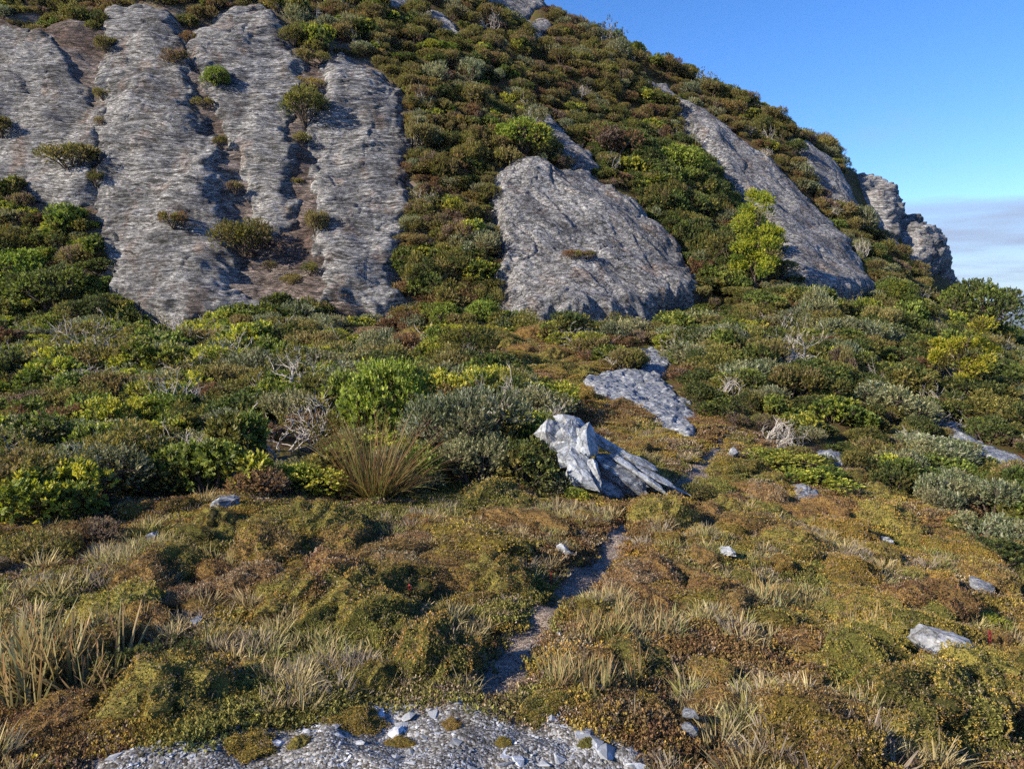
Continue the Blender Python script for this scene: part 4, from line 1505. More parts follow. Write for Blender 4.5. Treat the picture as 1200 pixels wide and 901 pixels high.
# bushes that grow out of the cliff
for n_, (px_, py_, r_, l_) in enumerate([(126, 120, 11, 'in the first cleft high up'), (122, 165, 9, 'in the first cleft halfway'), (118, 235, 10, 'in the first cleft low down'), (240, 140, 10, 'in the middle cleft below the small green bush'), (262, 190, 9, 'in the middle cleft halfway'), (278, 235, 10, 'in the middle cleft just above the round hanging bush'),
                                         (356, 175, 10, 'in the last cleft under the wedged bush'), (352, 215, 8, 'in the last cleft halfway'), (366, 330, 10, 'in the last cleft at the cliff foot'), (318, 320, 9, 'on the stained rock below the round hanging bush'), (130, 60, 14, 'in the first cleft at the cliff top'), (226, 40, 12, 'in the middle cleft at the cliff top'), (345, 60, 14, 'in the last cleft at the cliff top'), (400, 355, 11, 'against the narrow buttress foot')]):
    hero(['heath_shrub', 'rusty_shrub', 'heath_shrub', 'heath_mat'][n_ % 4], px_, py_, r_, 'small %s shrub %s' % (['olive', 'brown', 'khaki', 'matted'][n_ % 4], l_), 1.1, n_, False, lift=.3)
hero('heath_shrub', 290, 296, 32, 'round olive bush hanging on the cliff above the stained rock', 1.0, 0, lift=.35)
hero('heath_shrub', 360, 152, 28, 'olive bush wedged in the gully beside the rounded buttress', .95, 2, lift=.35)
hero('heath_shrub', 92, 212, 33, 'olive bush on the ledge of the cliff wall', .7, 1, lift=.35)
hero('heath_shrub', 8, 158, 18, 'small bush high on the cliff wall near its outer edge', 1.0, 4, lift=.4)
hero('leafy_shrub', 256, 118, 17, 'small green bush in the gully between the two buttresses', 1.1, 1, lift=.35)
hero('heath_shrub', 212, 84, 17, 'yellowish bush beside the head of the tallest buttress', 1.2, 3, lift=.3)
hero('rusty_shrub', 213, 290, 16, 'tiny brown bush on the face of the tallest buttress', 1.0, 2, lift=.9)
hero('heath_shrub', 372, 285, 14, 'thin upright bush in the gully beside the narrow buttress', 1.8, 5, lift=.25)
hero('rusty_shrub', 665, 330, 13, 'tiny ochre shrub growing on the big domed slab', .8, 2, lift=.95)
hero('heath_shrub', 682, 330, 9, 'tiny green shrub growing on the big domed slab', .8, 5, lift=.95)
hero('dark_shrub', 62, 352, 48, 'big dark green thicket covering the foot of the cliff wall', .9, 0)
hero('leafy_shrub', 28, 332, 40, 'green bush on top of the thicket at the cliff wall', 1.0, 1)
hero('dark_shrub', 108, 374, 34, 'dark bush at the lower corner of the tallest buttress', .9, 3)
hero('dark_shrub', 1146, 398, 44, 'dark rounded bush standing out on the skyline below the crag', 1.3, 0)
hero('dark_shrub', 1178, 395, 26, 'lower shoulder of the dark skyline bush', 1.0, 2)
hero('dark_shrub', 850, 320, 34, 'dark bush in the shade beside the yellow-green tree', 1.0, 1)  # dark leaf colour stands in for the shadow of the domed slab
hero('dark_shrub', 905, 335, 26, 'dark low bush under the yellow-green tree', .8, 3)


def build_tree(name, px, py, hpx, wpx, label, pal, seed, clumps, pal2=None):
    """small crooked tree: trunk, limbs and separate leaf clumps"""
    P0 = cast(px, py)
    D = P0[1]; H = hpx * D / F_PX; Wd = wpx * D / F_PX
    r = np.random.default_rng(seed)
    trunk, crown = Quads(), Quads()
    spine = [np.array([0, 0, -.2])]
    for s in range(1, 7):
        spine.append(np.array([r.normal(0, .05) * H * .25, r.normal(0, .05) * H * .25, H * .86 * s / 6]))
    trunk.tube(spine, .035 * H ** .7, .010, (.1, .08, .06), 6, 0)
    for (cx, cz, cr) in clumps:
        c = np.array([cx * Wd, r.normal(0, .22) * Wd, cz * H])
        k = min(5, max(1, int(cz * 6 - 1)))
        a = spine[k]
        mid = (a + c) / 2 + r.normal(0, .05 * H, 3)
        trunk.tube([a, mid, c], .014 * H ** .7, .006, (.1, .08, .06), 5, 0)
        for e in range(4):
            cc = c + r.normal(0, .36, 3) * cr * Wd * np.array([1, 1, .55])
            rad = cr * Wd * r.uniform(.40, .62)
            trunk.tube([c, (c + cc) / 2 + r.normal(0, .02, 3), cc], .007, .004, (.1, .08, .06), 3, 0)
            n = 110
            d = unit(r.normal(size=(n, 3)) + np.array([0, 0, .4]))
            P = cc + d * (rad * r.uniform(.3, 1.05, n))[:, None] * np.array([1, 1, .7])
            shoots(crown, r, P, unit(d + np.array([0, 0, .6]) + r.normal(0, .2, d.shape)), .08, 7, .065, .014, pal if (e < 3 or not pal2) else pal2, .7)
    z = float(ground(np.array([P0[0]]), np.array([P0[1]]))[0])
    o = link(name, None, loc=(P0[0], P0[1], z))
    link('trunk', trunk.mesh('trunk', [BARK]), o)
    link('crown', crown.mesh('crown', [LEAF]), o)
    tag(o, label, 'tree')
    HEROES.append((P0[0], P0[1] - .8, Wd * .55))
    return o


build_tree('young_tree', 884, 348, 112, 46, 'bright yellow-green young tree in front of the long shaded slab', 'vivid', 11, [(-.05, .96, .32), (.10, .90, .34), (-.15, .84, .36), (.12, .77, .38), (-.2, .70, .38), (.18, .62, .36), (-.05, .55, .38), (.5, .58, .26), (-.35, .46, .34), (.25, .45, .36), (0, .36, .42), (-.45, .26, .36), (.3, .25, .4)], 'fresh')
build_tree('spindly_tree', 1122, 455, 98, 60, 'spindly light-crowned tree with pale limbs on the side slope below the crag', 'vivid', 12, [(.05, .95, .38), (-.35, .72, .26), (-.1, .70, .30), (.40, .72, .28), (.25, .55, .32), (-.42, .58, .22), (.15, .35, .32), (.35, .2, .3)], 'olive')
build_tree('small_tree', 1048, 372, 36, 40, 'small light green tree under the long shaded slab end', 'green', 13, [(-.2, .8, .4), (.25, .7, .4), (0, .5, .45), (-.35, .4, .35), (.35, .35, .35)], 'lime')

# the red-tipped tussock
def build_tussock():
    P = cast(438, 582)
    r = np.random.default_rng(77)
    Q = Quads()
    n = 620
    a = r.uniform(0, 6.28, n); q = np.sqrt(r.random(n)) * .14
    B = np.stack([q * np.cos(a), q * np.sin(a), -.03 + 0 * q], 1)
    a2 = a + r.normal(0, .5, n)
    D = unit(np.stack([np.cos(a2), np.sin(a2), 0 * a], 1) * r.uniform(.15, 1.15, (n, 1)) + np.array([0, 0, 1.]))
    p0, p1 = STRAW['tussock']
    C0, C1 = np.array(p0)[r.integers(2, size=n)], np.array(p1)[r.integers(4, size=n)]
    blades(Q, r, B, D, 1.02 * r.uniform(.5, 1.15, n), .006, C0, C1, .9 * r.uniform(.2, 1.3, n), 6)
    z = float(ground(np.array([P[0]]), np.array([P[1]]))[0])
    o = link('tussock', Q.mesh('tussock', [BLADE]), loc=(P[0], P[1], z))
    tag(o, 'big grass tussock with arching reddish-tipped blades', 'tussock')
    HEROES.append((P[0], P[1] - .15, .95))


build_tussock()


def scatter_shrubs():
    r = np.random.default_rng(21)
    cand = []
    for (x0, x1, y0, y1, step, R0, R1) in ((-16, 22, 5, 27, .56, .36, .72), (-34, 46, 25, 45, .54, .28, .74), (-50, 58, 45, 70, .74, .36, .92)):
        x, y = scatter_grid(x0, x1, y0, y1, step, r)
        # on steep ground a plan square metre carries more plants
        n = normal_at(x, y)
        extra = r.random(len(x)) < np.clip(1 / np.maximum(n[:, 2], .35) - 1, 0, 1)
        xe = x[extra] + r.normal(0, step * .5, extra.sum()); ye = y[extra] + r.normal(0, step * .5, extra.sum())
        x, y = np.r_[x, xe], np.r_[y, ye]
        R = r.uniform(R0, R1, len(x)) * np.where(r.random(len(x)) < .25, .65, 1)
        ymid = (y >= (5 if y0 == 5 else y0 + 1)) & (np.abs(x) < .85 * y + 5)
        cand.append(np.stack([x, y, R], 1)[ymid])
    for poly, step in ((OLIVE, .42), (THICKET, .50), (GULLY, .50)):
        lo, hi = poly[:, :2].min(0), poly[:, :2].max(0)
        x, y = scatter_grid(lo[0], hi[0], lo[1], hi[1], step, r)
        k = sdf_poly(x, y, poly) > 0
        cand.append(np.stack([x, y, r.uniform(.36, .72, len(x))], 1)[k])
    c = np.concatenate(cand)
    x, y, R = c.T
    low = sdf_poly(x, y, LOW1)
    ps = path_sd(x, y)
    sm = slab_mask(x, y, 0, 'K')
    keep = (low < -.05) & (sm < -R * np.where(y > 38, .6, .3)) & (ps < -.2)
    # cliff gullies: only some shrubs cling there
    cl = sdf_poly(x, y, CLIFF) > .25
    gully = fbm(x * .5, y * .5, 3.3, 3)
    px, py, _ = project(np.stack([x, y, base_h(x, y)], 1))
    sm2 = slab_mask(x, y, 0, 'K')
    keep &= ~cl | ((gully > .30) & (sm2 < -R * .4) & (R < .7))
    crag = np.maximum(sdf_poly(x, y, SLAB_XY[KEYS.index('Q')]), sdf_poly(x, y, SLAB_XY[KEYS.index('q')]))
    keep &= crag < -1.6
    R = np.where((y < 13) & (x < 2), R * .74, R)
    R = np.where((x > 2) & (y < 17), R * .68, R)
    keep &= ~((low > -.6) & (x > 2) & (y < 17) & (R > .34))
    for hx, hy, hr in HEROES:
        keep &= np.hypot(x - hx, y - hy) > hr * .8
    x, y, R = x[keep], y[keep], R[keep]
    z = ground(x, y)
    n = normal_at(x, y)
    P = np.stack([x, y, z], 1)
    px, py, f = project(P)
    vis = visible(P, R * 1.2)
    # which kind grows where: patches by slow noise, tuned per zone
    n1 = fbm(x * .22, y * .22, 1.0, 3); n2 = fbm(x * .3 + 40, y * .3, 2.0, 3); u = r.random(len(x))
    belt = (y < 27)
    side = (x > .14 * y + 1.0) & (y < 45)
    zone = np.where(sdf_poly(x, y, CLIFF) > .25, 'cliff', np.where(side, 'side', np.where(belt, 'belt', 'hill')))
    zone = np.where(sdf_poly(x, y, GULLY) > -.3, 'gully', zone)
    zone = np.where(sdf_poly(x, y, THICKET) > 0, 'thicket', zone)
    kinds = np.empty(len(x), object)
    kl = list(KIND_TEXT)      # heath, mat, leafy, yellow-green, grey-green, rusty, dark, bare
    tables = {
        'belt': [.19, .05, .22, .13, .17, .06, .05, .13],
        'hill': [.36, .34, .06, .01, .09, .06, .05, .03],
        'side': [.23, .12, .12, .02, .17, .06, .25, .03],
        'thicket': [.16, .04, .30, .02, .03, .06, .39, .0],
        'gully': [.16, .04, .10, .0, .04, .16, .48, .02],  # dark kinds weighted up: leaf colour stands in for shade in the gully
        'cliff': [.55, .20, .08, .01, .02, .10, .04, .0],
    }
    bias = np.stack([0 * n1, -n1 * .9, n1 * .9, -n2 * .6, n2 * .9, -n1 * .8, n1 * .5 - n2 * .5, 0 * n1], 1)
    for zn, tb in tables.items():
        s = zone == zn
        w = np.array(tb)[None] * np.clip(1 + 2.2 * bias[s], .05, 5)
        w = np.cumsum(w / w.sum(1, keepdims=True), 1)
        kinds[s] = np.array(kl, object)[np.minimum((u[s, None] > w).sum(1), 7)]
    size = R / f
    rest = {'idx': [], 'P': [], 'rot': [], 'scl': []}
    all_meshes, base_i = [], {}
    for kd in KIND_TEXT:
        base_i[kd] = len(all_meshes)
        all_meshes += [p['joined'] for p in PROTO[kd]]
    SIZES = {kd: np.quantile(R[kinds == kd], [.33, .66]) for kd in KIND_TEXT}
    for kd, (txt, cat) in KIND_TEXT.items():
        s = np.nonzero(kinds == kd)[0]
        sv = s[vis[s]]
        sv = sv[np.argsort(-size[sv])][:255]
        single = set(sv.tolist())
        for i in s:
            rot = plant_rot(r, n[i], .25)
            sc = R[i] / .5
            loc = P[i] - np.array([0, 0, .04])
            if i in single:
                zn = zone[i]
                v = int(r.integers(len(PROTO[kd])))
                q33, q66 = SIZES[kd]
                big = 'small ' if R[i] < q33 else 'large ' if R[i] > q66 else ''
                lab = '%s%s %s %s' % (big, VARIANT[kd][v], NOUN[kd], whereabouts(P[i]))
                place(kd, v, loc, rot, (sc * r.uniform(.85, 1.35), sc * r.uniform(.85, 1.2), sc * (r.uniform(.65, 1.15) if P[i][1] < 27 else r.choice([.55, .8, 1.0, 1.3]) * r.uniform(.85, 1.15))), lab, cat, lab.replace(NOUN[kd], NOUN[kd] + 's'), size[i] * F_PX > 19)
            else:
                k = len(PROTO[kd])
                rest['idx'].append(base_i[kd] + int(r.integers(k))); rest['P'].append(loc); rest['rot'].append(tuple(rot)); rest['scl'].append(sc)
    gn_scatter('hillside_scrub', rest['P'], rest['rot'], rest['scl'], rest['idx'], all_meshes, None, 'mass of olive and green scrub covering the mountain slopes')
    print('shrubs', len(x), 'rest', len(rest['P']))


scatter_shrubs()
# ------------------------------------------------------------------ low heath in front
SPOTS = [((590, 800), 'the dark hollow of the path'), ((640, 725), 'the pale stretch of path'), ((715, 640), 'the path bend'), ((785, 580), 'the upper path'), ((505, 790), 'the big olive and rust mound'), ((640, 850), 'the path-start mound'),
         ((300, 665), 'the golden-crested rusty mound'), ((55, 800), 'the brown-tipped sword leaves'), ((160, 805), 'the dark green low bush'), ((35, 660), 'the olive-topped heath bush'), ((280, 890), 'the golden-green moss mound'), ((400, 855), 'the flat golden cushion'),
         ((690, 810), 'the path-bank sword leaves'), ((745, 780), 'the smooth green moss mound'), ((808, 865), 'the two stacked pale stones'), ((1104, 770), 'the lone white quartz rock'), ((1015, 812), 'the small bright green bush'), ((852, 660), 'the white rock in sedge'), ((660, 658), 'the path-edge white rock'),
         ((700, 575), 'the white quartz outcrop'), ((440, 585), 'the red-tipped tussock'), ((265, 604), 'the flat half-sunk stone'), ((560, 650), 'the wide red-brown mound'), ((870, 720), 'the grassy patch beyond the path'), ((1148, 693), 'the long grey-white plate'), ((950, 600), 'the green mat tail'), ((450, 730), 'the sedge above the big mound'),
         ((620, 430), 'the brown mid-slope heath'), ((750, 475), 'the blue-grey slab'), ((900, 860), 'the mossy slope'), ((1120, 870), 'the open slope foot'), ((330, 760), 'the dry grass patch'), ((120, 700), 'the olive-crowned dark bush'), ((960, 660), 'the open slope middle'), ((500, 400), 'the gully-foot low bush')]
SPOTP = np.array([cast(*q) for q, _ in SPOTS])


def near_spot(p):
    d = np.linalg.norm(SPOTP - p, axis=1) / (SPOTP[:, 1] ** .6)
    i = int(np.argmin(d))
    dist = np.linalg.norm(SPOTP[i] - p)
    return ('close beside ' if dist < .35 else 'a step from ' if dist < .8 else 'near ') + SPOTS[i][1]


def low_heath():
    r = np.random.default_rng(31)
    # cushion plants -------------------------------------------------
    xs, ys = [], []
    for (y0, y1, step) in ((1.4, 6, .30), (6, 10, .44), (10, 26, .75)):
        a, b = scatter_grid(-.8 * y1 - 1.5, .9 * y1 + 2, y0, y1, step, r)
        k = np.abs(a) < .8 * b + 2
        xs.append(a[k]); ys.append(b[k])
    x, y = np.concatenate(xs), np.concatenate(ys)
    R = r.uniform(.12, .30, len(x)) * np.where(r.random(len(x)) < .3, .6, 1) * (1 + .035 * y)
    low = sdf_poly(x, y, LOW1); sm = slab_mask(x, y); ps = path_sd(x, y); gs = sdf_poly(x, y, GRAVEL)
    keep = (low > 0) & (sm < -R * np.where(y > 9, .25, .8)) & (ps < -R * np.where(x < np.interp(y, PATH_C[:, 1], PATH_C[:, 0]), 1.2, .75) - .02) & (gs < -R * .6) & (fbm(x * .8, y * .8, 9, 3) > -.28)
    keep &= np.hypot(x, y) > 1.7
    for hx, hy, hr in HEROES:
        keep &= np.hypot(x - hx, y - hy) > hr * .75 + R * .55
    for hx, hy, hr in OUT:
        keep &= np.hypot((x - hx), (y - hy) * np.where(y < hy, .6, 1)) > hr * .8 + R * .8
    x, y, R = x[keep], y[keep], R[keep]
    P = np.stack([x, y, ground(x, y)], 1)
    vis = visible(P, R * .5)
    n = normal_at(x, y, .3)
    tone = fbm(x * .55, y * .55, 12, 3)
    kindsel = np.where(tone + r.normal(0, .22, len(x)) > .04, 0, np.where(tone + r.normal(0, .22, len(x)) < -.10, 1, 2))
    options = {0: [1, 4, 6, 7, 1], 1: [0, 3, 5, 2], 2: [0, 1, 3, 5, 6, 4]}
    names = {0: 'mossy olive cushion plant', 1: 'reddish brown cushion plant', 2: 'green cushion plant', 3: 'golden olive cushion plant', 4: 'rust coloured cushion plant', 5: 'dull olive cushion plant', 6: 'red-flecked olive cushion plant', 7: 'dry brown cushion plant'}
    order = np.argsort(-(R / y) * vis)
    rest = {'P': [], 'rot': [], 'scl': [], 'idx': []}
    for q, i in enumerate(order):
        v = options[int(kindsel[i])]; v = v[r.integers(len(v))]
        rot = plant_rot(r, n[i], .7); sc = R[i] / .34
        loc = P[i] - np.array([0, 0, .03 * sc])
        if q < 270 and vis[i]:
            where = near_spot(P[i])
            sz = 'small ' if R[i] < .17 else 'large ' if R[i] > .28 else ''
            place('cushion_plant', v, loc, rot, (sc, sc * r.uniform(.8, 1.2), sc * r.uniform(.85, 1.35)), '%s%s %s' % (sz, names[v], where), 'cushion plant', '%s%ss %s' % (sz, names[v], where), R[i] / y[i] * F_PX > 45)
        else:
            rest['P'].append(loc); rest['rot'].append(tuple(rot)); rest['scl'].append(sc); rest['idx'].append(v)
    if rest['P']:
        gn_scatter('cushion_cover', rest['P'], rest['rot'], rest['scl'], rest['idx'], [p['joined'] for p in PROTO['cushion_plant']], None, 'carpet of small far cushion plants')
    cush = (x, y, R)

    # sedge tufts ----------------------------------------------------
    m = 20000
    y = 1.8 + 22 * r.random(m) ** 1.7
    x = r.uniform(-1, 1, m) * (.8 * y + 1.5)
    patch = fbm(x * .75, y * .75, 21, 3)
    for bx, by, br, gain in SEDGE_SPOTS:
        Pb = cast(bx, by)
        rad = br * Pb[1] / F_PX
        patch = np.maximum(patch, gain * np.exp(-((x - Pb[0]) ** 2 + ((y - Pb[1]) * .7) ** 2) / rad ** 2))
    low = sdf_poly(x, y, LOW1); sm = slab_mask(x, y); ps = path_sd(x, y); gs = sdf_poly(x, y, GRAVEL)
    keep = (low > -.15) & (sm < 0) & (ps < -.06) & (gs < -.03) & (patch > .10 + .25 * r.random(m)) & (np.hypot(x, y) > 1.9)
    for hx, hy, hr in HEROES:
        keep &= np.hypot(x - hx, y - hy) > hr * .7
    for hx, hy, hr in OUT:
        keep &= np.hypot((x - hx), (y - hy) * np.where(y < hy, .6, 1)) > hr + .06
    x, y, patch = x[keep], y[keep], patch[keep]
    P = np.stack([x, y, ground(x, y) + .02], 1)
    sc = r.uniform(.4, 1.1, len(x))
    vis = visible(P, sc * .2)
    ii = r.integers(0, 8, len(x))
    sname = ['straw yellow', 'greenish straw', 'straw yellow', 'dry grey']
    order = np.argsort(-(sc / y) * vis)
    rest = {'P': [], 'rot': [], 'scl': [], 'idx': []}
    for q, i in enumerate(order):
        rot = (r.uniform(-.2, .2), r.uniform(-.2, .2), r.uniform(0, 6.28))
        if q < 290 and vis[i]:
            where = near_spot(P[i])
            t = '%s%s sedge tuft %s' % ('short ' if sc[i] < .75 else 'tall ' if sc[i] > .98 else '', sname[ii[i] % 4], where)
            o = link('sedge_tuft', PROTO['sedge_tuft'][ii[i]]['joined'], loc=P[i], rot=rot, scl=float(sc[i]))
            tag(o, t, 'sedge tuft', t.replace('tuft', 'tufts'))
        else:
            rest['P'].append(P[i]); rest['rot'].append(rot); rest['scl'].append(sc[i]); rest['idx'].append(ii[i])
    gn_scatter('sedge_grass', rest['P'], rest['rot'], rest['scl'], rest['idx'], [p['joined'] for p in PROTO['sedge_tuft']], None, 'thin pale sedge grass spread over the heath')

    # sword-leaved plants -------------------------------------------
    for (px, py, k, spread, label, grp) in SWORD_SPOTS:
        for j in range(k):
            a, b = px + r.normal(0, spread), py + r.normal(0, spread * .45)
            Pc = cast(a, min(b, 930))
            z = float(ground(Pc[:1], Pc[1:2])[0])
            if path_sd(Pc[:1], Pc[1:2])[0] > -.02:
                continue
            o = link('sword_leaf_plant', PROTO['sword_leaf_plant'][r.integers(4)]['joined'], loc=(Pc[0], Pc[1], z + .01), rot=(r.uniform(-.15, .15), r.uniform(-.15, .15), r.uniform(0, 6.28)), scl=r.uniform(.75, 1.25) * (1.7 if px < 100 else 1.25 if px < 150 else 1))
            tag(o, label, 'sword-leaf plant', grp)

    # ground cover ---------------------------------------------------
    m = 85000
    y = 1.7 + 13 * r.random(m) ** 1.6
    x = r.uniform(-1, 1, m) * (.8 * y + 1.2)
    low = sdf_poly(x, y, LOW1); ps = path_sd(x, y); gs = sdf_poly(x, y, GRAVEL) + .12 * fbm(x * 3, y * 3, 8, 4); sm = slab_mask(x, y)
    keep = (low > -.8) & (ps < .02 - .08 * r.random(m)) & (gs < .01) & (sm < -.02) & (fbm(x * 2.2, y * 2.2, 30, 3) > -.42)
    x, y = x[keep], y[keep]
    P = np.stack([x, y, ground(x, y)], 1)
    t1 = fbm(x * .55, y * .55, 12, 3) + r.normal(0, .2, len(x)); t2 = fbm(x * 1.4, y * 1.4, 5, 3) + r.normal(0, .2, len(x))
    idx = np.where(t1 > .18, np.where(t2 > 0, 1, 5), np.where(t1 < -.22, np.where(t2 > 0, 4, 3), np.where(t2 > .25, 2, np.where(t2 < -.3, 6, np.where(t2 < 0, 0, 7)))))
    rot = np.stack([r.uniform(-.3, .3, len(x)), r.uniform(-.3, .3, len(x)), r.uniform(0, 6.28, len(x))], 1)
    gn_scatter('ground_cover', P, rot, r.uniform(.6, 1.4, len(x)) * (1 + .04 * y), idx, [p['joined'] for p in PROTO['sprig']], None, 'tiny moss, litter and heath sprigs carpeting the ground')
    m = 16000
    y = r.uniform(13, 27, m); x = r.uniform(-1, 1, m) * (.8 * y + 1.2)
    low = sdf_poly(x, y, LOW1); sm = slab_mask(x, y); ps = path_sd(x, y)
    keep = (low > -.3) & (sm < -.03) & (ps < -.05)
    x, y = x[keep], y[keep]
    t1 = fbm(x * .55, y * .55, 12, 3) + r.normal(0, .2, len(x))
    idx = np.where(t1 > .1, np.where(r.random(len(x)) < .5, 1, 5), np.where(t1 < -.15, 3, np.where(r.random(len(x)) < .5, 0, 7)))
    rot = np.stack([r.uniform(-.3, .3, len(x)), r.uniform(-.3, .3, len(x)), r.uniform(0, 6.28, len(x))], 1)
    gn_scatter('heath_cover', np.stack([x, y, ground(x, y)], 1), rot, r.uniform(1.6, 3.2, len(x)), idx, [p['joined'] for p in PROTO['sprig']], None, 'brown low heath carpeting the ground below the cliff foot')
    m = 2600
    y = 1.9 + 9 * r.random(m) ** 1.4; x = r.uniform(-1, 1, m) * (.8 * y + 1.2)
    low = sdf_poly(x, y, LOW1); ps = path_sd(x, y); gs = sdf_poly(x, y, GRAVEL)
    keep = (low > 0) & (ps < -.05) & (gs < -.02) & (fbm(x * .9, y * .9, 44, 3) > .05)
    x, y = x[keep], y[keep]
    rot = np.stack([r.uniform(-.3, .3, len(x)), r.uniform(-.3, .3, len(x)), r.uniform(0, 6.28, len(x))], 1)
    gn_scatter('dead_grass', np.stack([x, y, ground(x, y) + .02], 1), rot, r.uniform(.6, 1.3, len(x)), r.integers(0, 4, len(x)), [p['joined'] for p in PROTO['dead_grass']], None, 'wisps of withered grass lying over the moss')


# ------------------------------------------------------------------ loose rocks
OUT = []


def hull_rock(r, n, cuts=4):
    """angular block: hull of random points, its faces split and slightly broken"""
    import bmesh
    bm = bmesh.new()
    for q in unit(r.normal(size=(n, 3))) * r.uniform(.72, 1.05, (n, 1)):
        bm.verts.new(q)
    bmesh.ops.convex_hull(bm, input=bm.verts)
    bmesh.ops.delete(bm, geom=[v for v in bm.verts if not v.link_faces], context='VERTS')
    bmesh.ops.subdivide_edges(bm, edges=bm.edges[:], cuts=cuts, use_grid_fill=True)
    bmesh.ops.triangulate(bm, faces=bm.faces[:])
    bm.verts.index_update()
    V = np.array([v.co[:] for v in bm.verts]); F = np.array([[v.index for v in f.verts] for f in bm.faces])
    bm.free()
    o = r.uniform(0, 60)
    V = V * (1 + facets(V[:, 0] * 2.4 + o, V[:, 1] * 2.4, V[:, 2] * 2.4, .10, .03) + .03 * perlin(V[:, 0] * 4 + o, V[:, 1] * 4, V[:, 2] * 4) + .02 * perlin(V[:, 0] * 11 + o, V[:, 1] * 11, V[:, 2] * 11))[:, None]
    return V, F


def build_outcrop():
    """white quartz outcrop: a broken block and a fan of thin plates running down from it"""
    B = cast(705, 580)
    D = B[1]
    s = D / F_PX
    r = np.random.default_rng(3)
    root = link('quartz_outcrop', None, loc=B)
    tag(root, 'bluish white quartz outcrop with a long tapering ridge of plates', 'outcrop')

    def at(px, py, dd=0.0):
        return np.array([0, 0, CAM_Z]) + ray(px, py) * (D + dd) - B

    def chunk(name, p0, p1, w, t, seed, planes=14, mat=4, roll=0.0, jit=.05):
        p0, p1 = np.array(p0), np.array(p1)
        rr = np.random.default_rng(seed)
        V, F = hull_rock(rr, planes + 12)
        ax = unit(p1 - p0)
        up = unit(np.array([0, -.35, 1]) - ax * (np.array([0, -.35, 1]) @ ax))
        sd = np.cross(up, ax)
        ca, sa = math.cos(roll), math.sin(roll)
        up, sd = up * ca + sd * sa, sd * ca - up * sa
        L = np.linalg.norm(p1 - p0) / 2
        X = V[:, :1] * 1.25
        taper = 1 - .35 * X
        P = (p0 + p1) / 2 + X * L * ax + V[:, 1:2] * w * taper * sd + V[:, 2:3] * t * taper * up
        return link(name, mesh_from(name, P, F, [ROCK[mat]], False), root)
    chunk('block', at(652, 505, .2), at(690, 560, .15), .34, .32, 5, 16)
    chunk('block', at(636, 498, .15), at(660, 528, 0), .20, .20, 6, 14)
    chunk('block', at(655, 498, .1), at(684, 520, -.02), .20, .17, 21, 10)
    chunk('block', at(676, 505, .05), at(706, 538, -.1), .20, .18, 7, 12)
    chunk('block', at(655, 525, 0), at(690, 552, -.15), .20, .15, 22, 12)
    chunk('block', at(668, 545, -.15), at(698, 574, -.3), .15, .13, 8, 10)
    chunk('block', at(690, 535, -.05), at(702, 572, -.25), .10, .12, 23, 10)
    chunk('ridge', at(650, 486, .35), at(702, 512, .3), .17, .09, 9, 12)
    chunk('ridge', at(690, 507, .3), at(748, 541, .25), .15, .08, 24, 12)
    chunk('ridge', at(725, 526, .25), at(774, 553, .2), .12, .05, 10, 10)
    chunk('plate', at(718, 532, .1), at(755, 560, 0), .07, .05, 11, 8)
    chunk('plate', at(745, 552, .03), at(786, 583, -.1), .06, .045, 25, 8)
    chunk('plate', at(742, 548, .2), at(806, 579, .15), .05, .03, 12, 8)
    chunk('plate', at(736, 542, .15), at(790, 570, .05), .10, .025, 13, 8)
    chunk('underside', at(696, 540, .22), at(760, 582, .1), .26, .24, 14, 16, mat=3)
    chunk('underside', at(684, 560, .1), at(735, 592, 0), .18, .16, 15, 14, mat=3)
    OUT.append((B[0] - .35, B[1] + .25, .55)); OUT.append((B[0] + .25, B[1] + .2, .5)); OUT.append((B[0] + .75, B[1] + .15, .35))


build_outcrop()


def loose_rock(px, py, w, h, label, seed, mat=4, planes=14, name='white_rock', yaw=None, bury=.2, jit=.06):
    P = cast(px, py)
    s = P[1] / F_PX
    r = np.random.default_rng(seed)
    V, F = hull_rock(r, planes + 10)
    V = V * np.array([w * s / 2 * 1.15, w * s / 2 * .75, h * s / 2 * 1.2])
    z = float(ground(P[:1], P[1:2])[0])
    nn = normal_at(P[:1], P[1:2])[0]
    q = Vector((0, 0, 1)).lerp(Vector(nn), .9).normalized().to_track_quat('Z', 'Y')
    rot = (q.to_matrix().to_4x4() @ Matrix.Rotation(r.uniform(-.4, .4) if yaw is None else yaw, 4, 'Z')).to_euler()
    o = link(name, mesh_from(name, V, F, [ROCK[mat]], False), loc=(P[0], P[1], z + h * s * .5 * (1 - bury * 2) + .04), rot=rot)
    tag(o, label, 'rock')
    OUT.append((P[0], P[1], w * s * .5))
    return o


loose_rock(1104, 778, 84, 46, 'white quartz rock lying alone on the open slope', 61, bury=.12)
loose_rock(660, 660, 26, 14, 'small white rock at the edge of the path', 62, bury=.2)
loose_rock(852, 662, 26, 14, 'small white rock in sedge on the slope beyond the path', 63)
loose_rock(1148, 695, 38, 16, 'long grey-white rock plate low on the side slope', 64, 3)
loose_rock(860, 537, 18, 14, 'small pale rock beside the upper path', 65, 3)
loose_rock(808, 872, 28, 16, 'lower of two pale stones stacked in the moss', 66, 3, 10, 'pale_stone', bury=.1)
loose_rock(806, 858, 24, 14, 'upper of two pale stones stacked in the moss', 67, 3, 10, 'pale_stone', bury=-.45)
loose_rock(1040, 640, 26, 10, 'grey rock rib on the brown slope below the green mat', 68, 3)
loose_rock(1012, 548, 16, 8, 'grey stone above the green creeping mat', 69, 3)
loose_rock(265, 606, 44, 14, 'flat grey stone half sunk at the edge of the scrub belt', 70, 3, bury=.3)
loose_rock(230, 748, 26, 10, 'flat grey stone between dark cushions', 71, 3, bury=.3)
